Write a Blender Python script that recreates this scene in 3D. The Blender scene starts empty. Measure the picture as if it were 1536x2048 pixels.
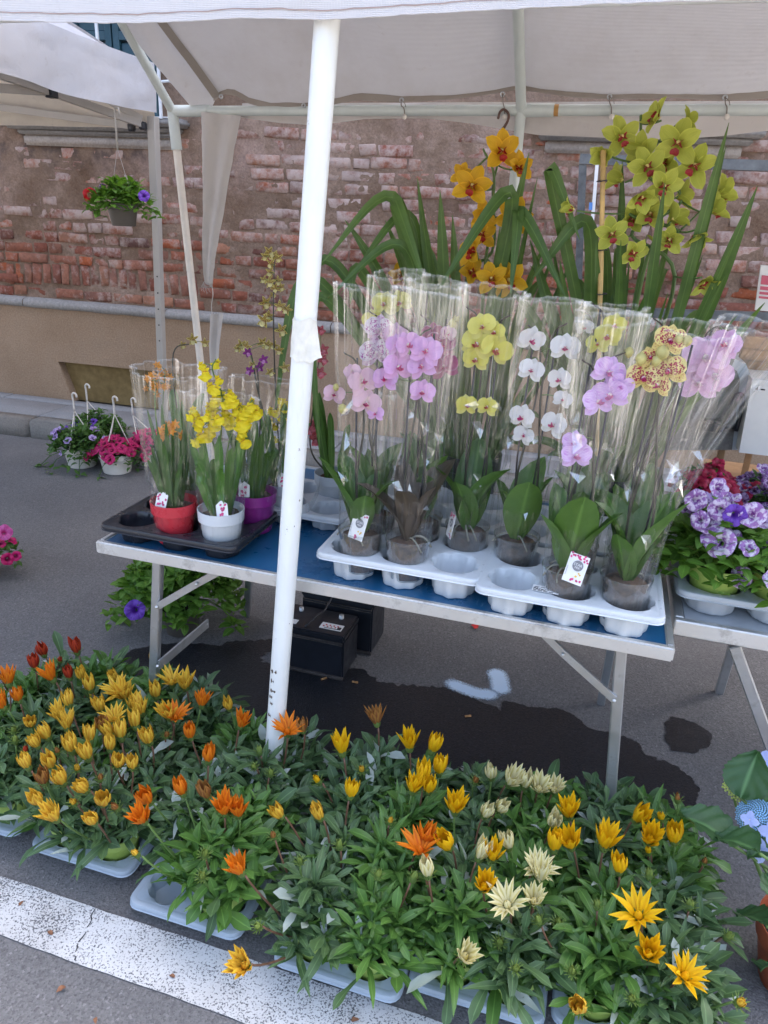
import bpy, bmesh, math, random
import numpy as np
from mathutils import Matrix, Vector, Euler
random.seed(7); RNG = np.random.default_rng(7)
S = bpy.context.scene; COL = S.collection
R_ = math.radians; PI = math.pi

# ------------------------------------------------------------------ camera
F_PX, PITCH, ROLL, YAW, CAM_H = 1480.0, R_(21.8), R_(2.9), R_(15.8), 1.6
fwdh = np.array([-math.sin(YAW), math.cos(YAW), 0.0]); rgt = np.array([math.cos(YAW), math.sin(YAW), 0.0]); zup = np.array([0, 0, 1.0])
fwd = fwdh*math.cos(PITCH) - zup*math.sin(PITCH); cup_ = fwdh*math.sin(PITCH) + zup*math.cos(PITCH)
iR = rgt*math.cos(ROLL) + cup_*math.sin(ROLL); iU = cup_*math.cos(ROLL) - rgt*math.sin(ROLL)
CAM = np.array([0, 0, CAM_H])
cd = bpy.data.cameras.new('camera'); cam = bpy.data.objects.new('camera', cd); COL.objects.link(cam)
cam.matrix_world = Matrix(((iR[0], iU[0], -fwd[0], 0), (iR[1], iU[1], -fwd[1], 0), (iR[2], iU[2], -fwd[2], CAM_H), (0, 0, 0, 1)))
cd.sensor_fit = 'VERTICAL'; cd.sensor_height = 36; cd.lens = 36*F_PX/2048; cd.clip_start = .05; cd.clip_end = 500
S.camera = cam
# ------------------------------------------------------------------ sky, sun, exposure
SUN_EL, SUN_AZ = 54, 12      # the sun stands behind the house: the stalls are in its open shade, the far half of the street is lit
wd = bpy.data.worlds.new('World'); S.world = wd; wd.use_nodes = True
wn = wd.node_tree; bg = wn.nodes['Background']; sky = wn.nodes.new('ShaderNodeTexSky')
sky.sky_type = 'NISHITA'; sky.sun_disc = False; sky.sun_elevation = R_(SUN_EL); sky.sun_rotation = R_(SUN_AZ)
sky.air_density = 1.0; sky.dust_density = 9.0; sky.ozone_density = 1.0
wn.links.new(sky.outputs[0], bg.inputs[0]); bg.inputs[1].default_value = .15
sl = bpy.data.lights.new('sun', 'SUN'); so = bpy.data.objects.new('sun', sl); COL.objects.link(so)
sl.energy = 4.5; sl.angle = R_(.6); sl.color = (1.0, .95, .88)
sd = Vector((math.sin(R_(SUN_AZ))*math.cos(R_(SUN_EL)), math.cos(R_(SUN_AZ))*math.cos(R_(SUN_EL)), math.sin(R_(SUN_EL))))
so.rotation_euler = sd.to_track_quat('Z', 'Y').to_euler(); so.location = (0, 12, 14)
S.view_settings.view_transform = 'Standard'; S.view_settings.look = 'None'; S.view_settings.gamma = 1
S.view_settings.exposure = 2.75; S.view_settings.use_curve_mapping = False
S.cycles.max_bounces = 8; S.cycles.transparent_max_bounces = 30; S.cycles.transmission_bounces = 6
S.cycles.diffuse_bounces = 3; S.cycles.glossy_bounces = 3; S.cycles.use_denoising = True

# ------------------------------------------------------------------ pixel helpers (a pixel gives a direction, the plane gives the distance)
def ray(x, y): return fwd + iR*(x-768)/F_PX - iU*(y-1024)/F_PX
def atz(x, y, z): d = ray(x, y); return CAM + d*((z-CAM_H)/d[2])
def aty(x, y, Y): d = ray(x, y); return CAM + d*(Y/d[1])

# ------------------------------------------------------------------ objects
WM = {}
def new(name, data, parent=None, M=None):
    o = bpy.data.objects.new(name, data); COL.objects.link(o)
    M = M if M is not None else Matrix.Identity(4)
    if parent is not None:
        o.parent = parent; o.matrix_basis = WM[parent.name].inverted() @ M
    else: o.matrix_basis = M
    WM[o.name] = M
    return o
def T(*p): return Matrix.Translation(Vector(p if len(p) == 3 else tuple(p[0])))
def thing(name, label, cat, loc, group=None):
    o = new(name, None, None, T(tuple(float(v) for v in loc))); o.empty_display_size = .05
    tag(o, label, cat, group); return o
def tag(o, label=None, cat=None, group=None, kind=None):
    if label: o['label'] = label
    if cat: o['category'] = cat
    if group: o['group'] = group
    if kind: o['kind'] = kind
    return o

class MB:
    def __init__(s): s.v = []; s.uv = []; s.f = []; s.m = []; s.n = 0
    def add(s, v, f, uv=None, m=0, X=None):
        v = np.asarray(v, float).reshape(-1, 3)
        if X is not None: v = v @ np.array(X.to_3x3()).T + np.array(X.translation)
        s.v.append(v); s.uv.append(np.asarray(uv, float) if uv is not None else np.zeros((len(v), 2)))
        n = s.n; s.f += [tuple(i+n for i in q) for q in f]; s.m += [m]*len(f); s.n += len(v); return s
    def box(s, c, size, X=None, bev=0., m=0, seg=1):
        a = np.array(size)/2
        if bev <= 0:
            v = np.array([[x, y, z] for x in (-1, 1) for y in (-1, 1) for z in (-1, 1)])*a + np.array(c)
            return s.add(v, [(0, 1, 3, 2), (4, 6, 7, 5), (0, 4, 5, 1), (2, 3, 7, 6), (0, 2, 6, 4), (1, 5, 7, 3)], None, m, X)
        bm = bmesh.new(); bmesh.ops.create_cube(bm, size=1)
        for q in bm.verts: q.co = Vector((q.co.x*size[0], q.co.y*size[1], q.co.z*size[2]))
        bmesh.ops.bevel(bm, geom=bm.edges[:], offset=bev, segments=seg, affect='EDGES')
        bm.verts.index_update(); v = np.array([q.co[:] for q in bm.verts]) + np.array(c); f = [tuple(q.index for q in p.verts) for p in bm.faces]
        bm.free(); return s.add(v, f, None, m, X)
    def beam(s, p, q, w, h, up=(0, 0, 1), m=0, bev=0):
        p = Vector(p); q = Vector(q); d = q-p; X = look((p+q)/2, d, up)
        return s.box((0, 0, 0), (w, d.length, h), X, bev, m)
    def tube(s, pts, r, seg=8, m=0, cap=True):
        pts = np.asarray(pts, float); n = len(pts); r = np.full(n, r) if np.isscalar(r) else np.asarray(r, float)
        tan = np.gradient(pts, axis=0); tan /= np.linalg.norm(tan, axis=1)[:, None]+1e-12
        a = np.array([0, 0, 1.]) if abs(tan[0][2]) < .9 else np.array([1., 0, 0]); u = np.cross(tan[0], a); u /= np.linalg.norm(u)
        th = np.arange(seg)*2*PI/seg; V = []; UV = []
        for i in range(n):
            u = u - tan[i]*(u@tan[i]); u /= np.linalg.norm(u)+1e-12; w = np.cross(tan[i], u)
            V.append(pts[i] + r[i]*(np.cos(th)[:, None]*u + np.sin(th)[:, None]*w)); UV += [(k/seg, i/(n-1)) for k in range(seg)]
        f = [(i*seg+k, i*seg+(k+1) % seg, (i+1)*seg+(k+1) % seg, (i+1)*seg+k) for i in range(n-1) for k in range(seg)]
        if cap: f += [tuple(range(seg-1, -1, -1)), tuple((n-1)*seg+k for k in range(seg))]
        return s.add(np.concatenate(V), f, UV, m)
    def lathe(s, prof, c=(0, 0, 0), seg=24, m=0, X=None, lob=None, ex=1.0):
        V = []; UV = []; n = len(prof)
        for i, (r, z) in enumerate(prof):
            for k in range(seg):
                th = 2*PI*k/seg; q = r*(lob(th, i/(n-1)) if lob else 1)
                V.append((c[0]+q*math.cos(th)*ex, c[1]+q*math.sin(th), c[2]+z)); UV.append((k/seg, i/(n-1)))
        f = [(i*seg+k, i*seg+(k+1) % seg, (i+1)*seg+(k+1) % seg, (i+1)*seg+k) for i in range(n-1) for k in range(seg)]
        if prof[0][0] < 1e-4 or prof[-1][0] < 1e-4: pass
        return s.add(V, f, UV, m, X)
    def disc(s, r, c, seg=24, m=0, flip=False):
        th = np.arange(seg)*2*PI/seg; V = np.stack([c[0]+r*np.cos(th), c[1]+r*np.sin(th), np.full(seg, c[2])], 1)
        return s.add(V, [tuple(range(seg))], None, m)
    def grid(s, fn, nu, nv, m=0, close=False, X=None):
        V = []; UV = []
        for j in range(nv+1):
            for i in range(nu + (0 if close else 1)):
                V.append(fn(i/nu, j/nv)); UV.append((i/nu, j/nv))
        w = nu if close else nu+1
        f = [(j*w+i, j*w+(i+1) % w, (j+1)*w+(i+1) % w, (j+1)*w+i) for j in range(nv) for i in range(nu)]
        return s.add(V, f, UV, m, X)
    def mesh(s, name, mats, smooth=True):
        me = bpy.data.meshes.new(name); v = np.concatenate(s.v); uv = np.concatenate(s.uv)
        me.from_pydata(v.tolist(), [], s.f)
        for mt in (mats if isinstance(mats, (list, tuple)) else [mats]): me.materials.append(mt)
        if max(s.m): me.polygons.foreach_set('material_index', s.m)
        li = np.zeros(len(me.loops), np.int32); me.loops.foreach_get('vertex_index', li)
        ul = me.uv_layers.new(name='UVMap'); ul.data.foreach_set('uv', uv[li].ravel())
        me.polygons.foreach_set('use_smooth', [bool(smooth)]*len(me.polygons)); me.update(); return me
    def build(s, name, mats, parent=None, origin=None, smooth=True, auto=None):
        if parent is not None: M = WM[parent.name].copy()
        else:
            v = np.concatenate(s.v)
            M = T(tuple(float(a) for a in origin)) if origin is not None else T(tuple(float(a) for a in (*((v.min(0)+v.max(0))/2)[:2], v[:, 2].min())))
        Mi = np.array(M.inverted())
        s.v = [np.concatenate(s.v) @ Mi[:3, :3].T + Mi[:3, 3]]; s.uv = [np.concatenate(s.uv)]
        me = s.mesh(name, mats, smooth)
        if auto:
            me.set_sharp_from_angle(angle=R_(auto))
        return new(name, me, parent, M)
def look(loc, y, up=(0, 0, 1)):
    """matrix with local +Y along y and local +Z near up"""
    y = Vector(tuple(float(a) for a in y)).normalized(); z = Vector(tuple(float(a) for a in up)); x = y.cross(z)
    if x.length < 1e-5: x = y.cross(Vector((1, 0.1, 0)))
    x.normalize(); z = x.cross(y)
    M = Matrix((x, y, z)).transposed().to_4x4(); M.translation = Vector(tuple(float(a) for a in loc)); return M
def face(loc, n, up=(0, 0, 1), s=1.0, roll=0.):
    """matrix with local +Z along n and local +Y near up"""
    z = Vector(tuple(float(a) for a in n)).normalized(); y = Vector(up); x = y.cross(z)
    if x.length < 1e-4: x = Vector((1, 0, 0)).cross(z)
    x.normalize(); y = z.cross(x)
    M = Matrix((x, y, z)).transposed().to_4x4() @ Matrix.Rotation(roll, 4, 'Z') @ Matrix.Scale(s, 4); M.translation = Vector(tuple(float(a) for a in loc)); return M
def copyto(mesh, name, parent, M): return new(name, mesh, parent, M)
def bez(p0, p1, p2, n=8):
    p0, p1, p2 = (np.array(p, float) for p in (p0, p1, p2)); t = np.linspace(0, 1, n)[:, None]
    return p0*(1-t)**2 + 2*p1*t*(1-t) + p2*t*t
def spline(P, n=6):
    P = np.array(P, float); Q = np.vstack([2*P[0]-P[1], P, 2*P[-1]-P[-2]]); out = []
    for i in range(1, len(Q)-2):
        t = np.linspace(0, 1, n, endpoint=False)[:, None]; a, b, c, d = Q[i-1], Q[i], Q[i+1], Q[i+2]
        out.append(.5*((2*b) + (-a+c)*t + (2*a-5*b+4*c-d)*t*t + (-a+3*b-3*c+d)*t**3))
    return np.vstack(out+[P[-1:]])
# value noise for shaping geometry
_NT = np.random.default_rng(3).random((64, 64, 16))
def vnoise(x, y, z=0.):
    x = np.asarray(x, float); y = np.asarray(y, float); z = np.asarray(z, float)+0*x
    i = np.floor(x).astype(int); j = np.floor(y).astype(int); k = np.floor(z).astype(int); a, b, c = x-i, y-j, z-k
    a, b, c = (q*q*(3-2*q) for q in (a, b, c)); g = lambda p, q, r: _NT[(i+p) % 64, (j+q) % 64, (k+r) % 16]
    l = lambda p, q, t: p+(q-p)*t
    return l(l(l(g(0, 0, 0), g(1, 0, 0), a), l(g(0, 1, 0), g(1, 1, 0), a), b), l(l(g(0, 0, 1), g(1, 0, 1), a), l(g(0, 1, 1), g(1, 1, 1), a), b), c)*2-1
def fbm(x, y, z=0., o=4):
    s = 0; a = 1.; t = 0
    for q in range(o): s = s + a*vnoise(np.asarray(x)*2**q+q*7.3, np.asarray(y)*2**q+q*3.1, z); t += a; a *= .5
    return s/t

# ------------------------------------------------------------------ leaf and petal shapes: base at the origin, along +Y, upper side +Z
WPROF = {
 'lanc': lambda t: max(.0, (math.sin(PI*min(1, t**.8*.98+.02)))**.85),
 'spat': lambda t: (.22+.78*min(1, (t/.68))**1.6) if t < .68 else max(0, 1-((t-.68)/.32)**2)**.5,
 'ovate': lambda t: math.sin(PI*t**.72)**.75 if 0 < t < 1 else 0,
 'ellip': lambda t: math.sin(PI*min(max(t*.96+.04, 0), 1))**.6,
 'strap': lambda t: (.55+.45*min(1, t/.25))*(1 if t < .7 else max(0, 1-((t-.7)/.3)**1.6)),
 'point': lambda t: (.45+.55*min(1, t/.35))*(1 if t < .45 else max(0, 1-((t-.45)/.55)**1.3)),
 'round': lambda t: max(.12*(1-t), (1-(2*(t-.52)/.98)**2))**.5 if abs(2*(t-.52)/.98) < 1 else (.3 if t < .5 else 0),
}
def leafgeo(L, W, prof='lanc', nl=5, nw=2, bend=0., cup=0., wave=0., tip=0., a0=0., seed=0):
    """bend: total turn (rad, + bends down); cup: rise of the edges; wave: edge undulation"""
    w = WPROF[prof]; V = []; UV = []; y = z = 0.; ang = a0
    for i in range(nl+1):
        t = i/nl
        if i:
            ang = a0 - bend*(t-.5/nl) - tip*max(0, t-.6)*2
            y += math.cos(ang)*L/nl; z += math.sin(ang)*L/nl
        hw = max(w(t), .015)*W/2
        for k in range(nw+1):
            s = 2*k/nw-1
            h = cup*hw*s*s + wave*hw*math.sin(t*11+seed+s*2)*abs(s)
            V.append((s*hw, y - math.sin(ang)*h, z + math.cos(ang)*h)); UV.append(((s+1)/2, t))
    f = [(i*(nw+1)+k, i*(nw+1)+k+1, (i+1)*(nw+1)+k+1, (i+1)*(nw+1)+k) for i in range(nl) for k in range(nw)]
    return V, f, UV
def leafmesh(name, mats, *a, **k):
    b = MB(); b.add(*leafgeo(*a, **k)); return b.mesh(name, mats)

# ------------------------------------------------------------------ materials
MATS = {}
class NT:
    def __init__(s, name):
        s.m = bpy.data.materials.new(name); s.m.use_nodes = True; s.t = s.m.node_tree; s.p = s.t.nodes['Principled BSDF']; s.o = s.t.nodes['Material Output']; MATS[name] = s.m
    def n(s, ty, **k):
        q = s.t.nodes.new('ShaderNode'+ty)
        for a, b in k.items():
            if a.startswith('i_'): 
                key = a[2:]; key = int(key) if key.isdigit() else key.replace('_', ' ')
                s.set(q.inputs[key], b)
            else: setattr(q, a, b)
        return q
    def set(s, inp, b):
        if isinstance(b, bpy.types.NodeSocket): s.t.links.new(b, inp)
        elif isinstance(b, bpy.types.Node): s.t.links.new(b.outputs[0], inp)
        elif isinstance(b, (tuple, list)) and len(b) == 3 and inp.type == 'RGBA': inp.default_value = (*b, 1)
        else: inp.default_value = b
    def P(s, **k):
        for a, b in k.items(): s.set(s.p.inputs[a.replace('_', ' ')], b)
    def coord(s, kind='Object'): return s.n('TexCoord').outputs[kind]
    def pos(s): return s.n('NewGeometry').outputs['Position']
    def mapv(s, v, scale=(1, 1, 1), loc=(0, 0, 0), rot=(0, 0, 0)):
        q = s.n('Mapping'); s.set(q.inputs[0], v); q.inputs['Scale'].default_value = scale; q.inputs['Location'].default_value = loc; q.inputs['Rotation'].default_value = rot; return q.outputs[0]
    def noise(s, v, scale, detail=4, rough=.55, dist=0.):
        q = s.n('TexNoise'); s.set(q.inputs['Vector'], v); q.inputs['Scale'].default_value = scale; q.inputs['Detail'].default_value = detail; q.inputs['Roughness'].default_value = rough; q.inputs['Distortion'].default_value = dist; return q.outputs[0]
    def voro(s, v, scale, feat='F1', out='Distance', rand=1.):
        q = s.n('TexVoronoi', feature=feat); s.set(q.inputs['Vector'], v); q.inputs['Scale'].default_value = scale; q.inputs['Randomness'].default_value = rand; return q.outputs[out]
    def ramp(s, v, stops, interp='LINEAR'):
        q = s.n('ValToRGB'); s.set(q.inputs[0], v); e = q.color_ramp; e.interpolation = interp
        while len(e.elements) < len(stops): e.elements.new(.5)
        for el, (p, c) in zip(e.elements, stops): el.position = p; el.color = (*c, 1) if isinstance(c, (tuple, list)) else (c, c, c, 1)
        return q.outputs[0]
    def mix(s, f, a, b, mode='MIX'):
        q = s.n('MixRGB', blend_type=mode); s.set(q.inputs[0], f); s.set(q.inputs[1], a); s.set(q.inputs[2], b); return q.outputs[0]
    def math(s, op, a, b=0., c=0.):
        q = s.n('Math', operation=op); s.set(q.inputs[0], a); s.set(q.inputs[1], b); s.set(q.inputs[2], c); return q.outputs[0]
    def bump(s, h, strength=.3, dist=.01):
        q = s.n('Bump'); s.set(q.inputs['Height'], h); q.inputs['Strength'].default_value = strength; q.inputs['Distance'].default_value = dist; s.set(s.p.inputs['Normal'], q.outputs[0]); return q.outputs[0]
    def rnd(s):
        a = s.n('ObjectInfo').outputs['Random']; b = s.n('NewGeometry').outputs['Random Per Island']
        return s.math('FRACT', s.math('ADD', a, s.math('MULTIPLY', b, 7.31)))
    def uv(s): 
        q = s.n('SeparateXYZ'); s.set(q.inputs[0], s.coord('UV')); return q.outputs[0], q.outputs[1]
    def surf(s, sh): s.t.links.new(sh, s.o.inputs['Surface'])
    def thin(s, col, w=.35):
        """light passing through a leaf, a petal or cloth"""
        tr = s.n('BsdfTranslucent'); s.set(tr.inputs[0], col); mx = s.n('MixShader'); s.set(mx.inputs[0], w)
        s.t.links.new(s.p.outputs[0], mx.inputs[1]); s.t.links.new(tr.outputs[0], mx.inputs[2]); s.surf(mx.outputs[0])

def plain(name, col, rough=.5, metal=0., var=.12, scale=9., bump=.0, bscale=200., spec=None, coat=0.):
    k = NT(name); v = k.coord(); n = k.noise(v, scale, 5, .6)
    lo = tuple(c*(1-var) for c in col); hi = tuple(min(1, c*(1+var)) for c in col)
    k.P(Base_Color=k.ramp(n, [(.3, lo), (.7, hi)]), Roughness=k.ramp(k.noise(v, scale*3, 3), [(.3, max(.02, rough-.08)), (.7, min(1, rough+.1))]), Metallic=metal)
    if spec is not None: k.P(Specular_IOR_Level=spec)
    if coat: k.P(Coat_Weight=coat, Coat_Roughness=.15)
    if bump: k.bump(k.noise(v, bscale, 3), bump, .002)
    return k.m

def leaf_mat(name, c1, c2, rough=.45, vein=.0, tr=.25, edge=None, silver=0., spec=.4):
    k = NT(name); u, v = k.uv(); r = k.rnd()
    col = k.ramp(r, [(0, c1), (1, c2)])
    col = k.mix(.5, col, k.mix(k.noise(k.coord(), 30, 3), tuple(c*.7 for c in c1), tuple(min(1, c*1.25) for c in c2)))
    mid = k.math('ABSOLUTE', k.math('SUBTRACT', u, .5))
    if vein: col = k.mix(k.ramp(mid, [(.0, vein), (.07, 0)]), col, tuple(min(1, c*2.2+.02) for c in c2))
    if edge: col = k.mix(k.ramp(mid, [(.38, 0), (.5, .8)]), col, edge)
    if silver: col = k.mix(k.ramp(r, [(1-silver-.004, 0), (1-silver, 1)]), col, (.36, .42, .38))
    k.P(Base_Color=col, Roughness=rough, Specular_IOR_Level=spec); k.bump(k.math('MULTIPLY', k.noise(k.coord(), 120, 2), 1.), .15, .002)
    k.thin(k.mix(1., col, (1.25, 1.35, .6), 'MULTIPLY'), tr); return k.m

def petal_mat(name, base, tip=None, core=None, corew=.25, vein=None, veinw=.5, spots=None, spot_scale=9., spot_lo=.35, edge=None, tr=.3, rough=.5, spot_v=(.05, .9), stripe=None):
    k = NT(name); u, v = k.uv(); uvv = k.coord('UV'); col = k.ramp(k.math('ADD', v, 0.), [(0, base), (1, tip or base)])
    col = k.mix(.35, col, k.mix(k.rnd(), tuple(c*.82 for c in base), tuple(min(1, c*1.12) for c in (tip or base))))
    mid = k.math('ABSOLUTE', k.math('SUBTRACT', u, .5))
    if vein:
        n = k.noise(k.mapv(uvv, (26, 2.2, 1)), 1., 2, .5); col = k.mix(k.math('MULTIPLY', k.ramp(n, [(.5, 0), (.62, 1)]), veinw), col, vein)
    if spots:
        n = k.voro(k.mapv(uvv, (1.4, 1, 1)), spot_scale); n2 = k.noise(uvv, 5., 3)
        f = k.ramp(k.math('ADD', n, k.math('MULTIPLY', k.math('SUBTRACT', n2, .5), .6)), [(spot_lo, 1), (spot_lo+.07, 0)])
        f = k.math('MULTIPLY', f, k.ramp(v, [(0, 1), (spot_v[1]-.15, 1), (spot_v[1], 0)])); f = k.math('MULTIPLY', f, k.ramp(mid, [(.36, 1), (.46, 0)]))
        col = k.mix(f, col, spots)
    if stripe: col = k.mix(k.ramp(mid, [(.05, .85), (.26, 0)]), col, stripe)
    if core: col = k.mix(k.ramp(v, [(0, 1), (corew, 0)]), col, core)
    if edge: col = k.mix(k.ramp(mid, [(.4, 0), (.5, .7)]), col, edge)
    k.P(Base_Color=col, Roughness=rough, Specular_IOR_Level=.25)
    k.bump(k.noise(k.mapv(uvv, (18, 3, 1)), 1., 2), .25, .0015); k.thin(col, tr); return k.m

def film_mat(name, tint=(.99, .992, .99), base=.028, haze=.003, rough=.03, boost=.62):
    k = NT(name); t = k.n('BsdfTransparent', i_0=tint); g = k.n('BsdfGlossy', i_0=(1, 1, 1), i_Roughness=rough); d = k.n('BsdfDiffuse', i_0=(.9, .92, .92))
    fc = k.n('LayerWeight', i_Blend=.5).outputs['Facing']; f = k.math('MINIMUM', k.math('ADD', k.math('MULTIPLY', k.math('POWER', fc, 2.1), .72*boost), base), .88); uu, vv = k.uv(); haze = k.ramp(vv, [(.988, haze), (.997, haze+.16)]) if name == 'clear_film' else haze
    a = k.n('MixShader'); k.set(a.inputs[0], haze); k.t.links.new(t.outputs[0], a.inputs[1]); k.t.links.new(d.outputs[0], a.inputs[2])
    b = k.n('MixShader'); k.set(b.inputs[0], f); k.t.links.new(a.outputs[0], b.inputs[1]); k.t.links.new(g.outputs[0], b.inputs[2]); k.surf(b.outputs[0]); return k.m

def asphalt(name, wet=False):
    k = NT(name); v = k.pos(); n1 = k.noise(v, 1.3, 5, .6); n2 = k.noise(v, 140, 3, .7); ag = k.voro(v, 190, out='Color'); agd = k.voro(v, 190)
    base = k.ramp(n1, [(.3, (.135, .130, .128)), (.7, (.18, .174, .171))]) if not wet else k.ramp(n1, [(.3, (.008, .010, .014)), (.7, (.015, .017, .022))])
    bw = k.n('RGBToBW', i_0=ag)
    col = k.mix(.55 if not wet else .8, base, k.mix(1, base, k.ramp(bw.outputs[0], [(0, .45), (.55, 1.0), (.85, 1.25), (1, 2.3 if not wet else 3.6)]), 'MULTIPLY'))
    col = k.mix(k.ramp(n2, [(.32, .6), (.45, 0)]), col, tuple(c*.3 for c in ((.11,)*3)) if not wet else (.006,)*3)
    col = k.mix(k.ramp(k.noise(v, 5, 6, .7), [(.6, 0), (.75, .35)]), col, (.12, .115, .112) if not wet else (.02, .02, .024))
    k.P(Base_Color=col, Roughness=.85 if not wet else k.ramp(n2, [(.35, .28), (.65, .6)]), Specular_IOR_Level=.3 if not wet else .5)
    k.bump(k.math('ADD', k.math('MULTIPLY', agd, .6), k.math('MULTIPLY', n2, 1.)), .55 if not wet else .35, .004); return k.m
ASPH = asphalt('asphalt'); WET = asphalt('wet_asphalt', True)

def linepaint():
    k = NT('road_paint'); v = k.pos(); n = k.noise(v, 210, 4, .7); w = k.noise(v, 5, 5, .65)
    f = k.ramp(k.math('ADD', n, k.math('MULTIPLY', k.math('SUBTRACT', w, .5), .45)), [(.41, 1), (.46, 0)])
    col = k.mix(f, k.ramp(k.noise(v, 6, 4), [(.3, (.50, .49, .47)), (.7, (.62, .62, .61))]), (.11, .11, .115))
    k.P(Base_Color=col, Roughness=.75); k.bump(k.math('SUBTRACT', 1., f), .5, .0025); return k.m
LINE = linepaint()
def blue_mark_mat():
    k = NT('soft_blue_mark'); v = k.pos(); u, w = k.uv(); n = k.noise(v, 160, 3, .7)
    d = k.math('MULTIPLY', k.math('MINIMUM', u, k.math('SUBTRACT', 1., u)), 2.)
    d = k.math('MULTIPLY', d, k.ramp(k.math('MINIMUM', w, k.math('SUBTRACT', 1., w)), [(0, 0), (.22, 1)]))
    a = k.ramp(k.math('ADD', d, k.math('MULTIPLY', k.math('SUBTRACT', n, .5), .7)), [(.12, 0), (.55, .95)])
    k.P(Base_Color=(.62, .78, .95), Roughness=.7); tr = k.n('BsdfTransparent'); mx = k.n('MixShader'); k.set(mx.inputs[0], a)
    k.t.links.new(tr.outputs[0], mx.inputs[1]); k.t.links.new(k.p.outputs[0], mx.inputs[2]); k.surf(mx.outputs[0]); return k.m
BLUEMARK = blue_mark_mat()
def stucco(name, c1, c2, bs=90, bstr=.6, stain=.4, stainc=(.1, .085, .07)):
    k = NT(name); v = k.coord(); col = k.ramp(k.noise(v, 2.2, 6, .62), [(.3, c1), (.72, c2)])
    col = k.mix(k.ramp(k.noise(v, 1.1, 6, .7), [(.52, 0), (.72, stain)]), col, stainc)
    col = k.mix(.5, col, k.mix(1, col, k.ramp(k.noise(v, bs, 3, .6), [(.3, .6), (.7, 1.25)]), 'MULTIPLY'))
    k.P(Base_Color=col, Roughness=.92, Specular_IOR_Level=.15); k.bump(k.math('ADD', k.noise(v, bs, 4, .65), k.noise(v, bs*.2, 3)), bstr, .006); return k.m
PLINTH = stucco('plinth_render', (.31, .205, .13), (.41, .285, .19))
LEDGE = stucco('ledge_stone', (.24, .22, .20), (.36, .335, .31), 60)
SLAB = stucco('pavement_stone', (.23, .225, .225), (.31, .305, .30), 120, .4)
KERB = stucco('kerb_stone', (.20, .185, .165), (.29, .265, .235), 80)
SILL = stucco('sill_stone', (.21, .20, .19), (.33, .31, .29), 50, .5, .6)
UPPER = stucco('upper_render', (.36, .31, .27), (.46, .41, .365), 60, .5, .5)
NICHE = stucco('niche_board', (.19, .125, .05), (.30, .205, .09), 25, .2, .6, (.06, .045, .02))
def mortar():
    k = NT('mortar'); v = k.coord(); n = k.noise(v, 2.6, 6, .65); z = k.n('SeparateXYZ'); k.set(z.inputs[0], k.pos())
    col = k.ramp(n, [(.3, (.20, .14, .10)), (.5, (.30, .235, .19)), (.66, (.46, .375, .325)), (.8, (.49, .36, .30))])
    col = k.mix(k.ramp(k.noise(v, 11, 5, .7), [(.55, 0), (.72, .55)]), col, (.27, .20, .155))
    col = k.mix(k.ramp(k.noise(v, 1.4, 4, .6), [(.56, 0), (.68, .5)]), col, (.52, .42, .40))
    col = k.mix(.6, col, k.mix(1, col, k.ramp(k.noise(v, 70, 4, .7), [(.3, .55), (.7, 1.3)]), 'MULTIPLY'))
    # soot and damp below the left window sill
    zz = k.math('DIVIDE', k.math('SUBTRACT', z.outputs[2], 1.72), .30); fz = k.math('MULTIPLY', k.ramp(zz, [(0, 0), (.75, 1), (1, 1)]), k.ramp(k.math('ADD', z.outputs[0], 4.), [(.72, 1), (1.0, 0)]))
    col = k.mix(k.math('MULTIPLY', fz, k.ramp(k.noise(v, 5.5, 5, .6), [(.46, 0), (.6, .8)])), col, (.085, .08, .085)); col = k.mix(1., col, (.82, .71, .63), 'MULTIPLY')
    k.P(Base_Color=col, Roughness=.95, Specular_IOR_Level=.1); k.bump(k.math('ADD', k.noise(v, 60, 5, .7), k.noise(v, 14, 3)), .8, .012); return k.m
MORTAR = mortar()
def brickm():
    k = NT('old_brick'); v = k.pos(); r = k.rnd()
    col = k.ramp(r, [(0, (.27, .105, .065)), (.2, (.22, .075, .05)), (.38, (.32, .14, .09)), (.52, (.18, .08, .06)), (.66, (.36, .17, .105)), (.78, (.26, .12, .085)), (.9, (.38, .10, .04)), (1, (.14, .075, .065))])
    col = k.mix(.6, col, k.mix(1, col, k.ramp(k.noise(v, 28, 5, .7), [(.3, .5), (.7, 1.4)]), 'MULTIPLY'))
    zs = k.n('SeparateXYZ'); k.set(zs.inputs[0], v); hi = k.ramp(k.math('SUBTRACT', zs.outputs[2], .9), [(.38, 0), (.58, .17)]); dust = k.ramp(k.math('ADD', k.math('ADD', k.noise(v, 16, 5, .7), k.math('MULTIPLY', k.noise(v, 1.7, 3), .5)), hi), [(.76, 0), (1.0, .85)])
    col = k.mix(dust, col, (.46, .36, .31)); col = k.mix(k.ramp(k.noise(v, 5, 4), [(.55, 0), (.75, .35)]), col, (.12, .075, .06))
    k.P(Base_Color=col, Roughness=.9, Specular_IOR_Level=.15); k.bump(k.math('ADD', k.noise(v, 90, 4, .7), k.noise(v, 25, 3)), .7, .006); return k.m
BRICK = brickm()
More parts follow.
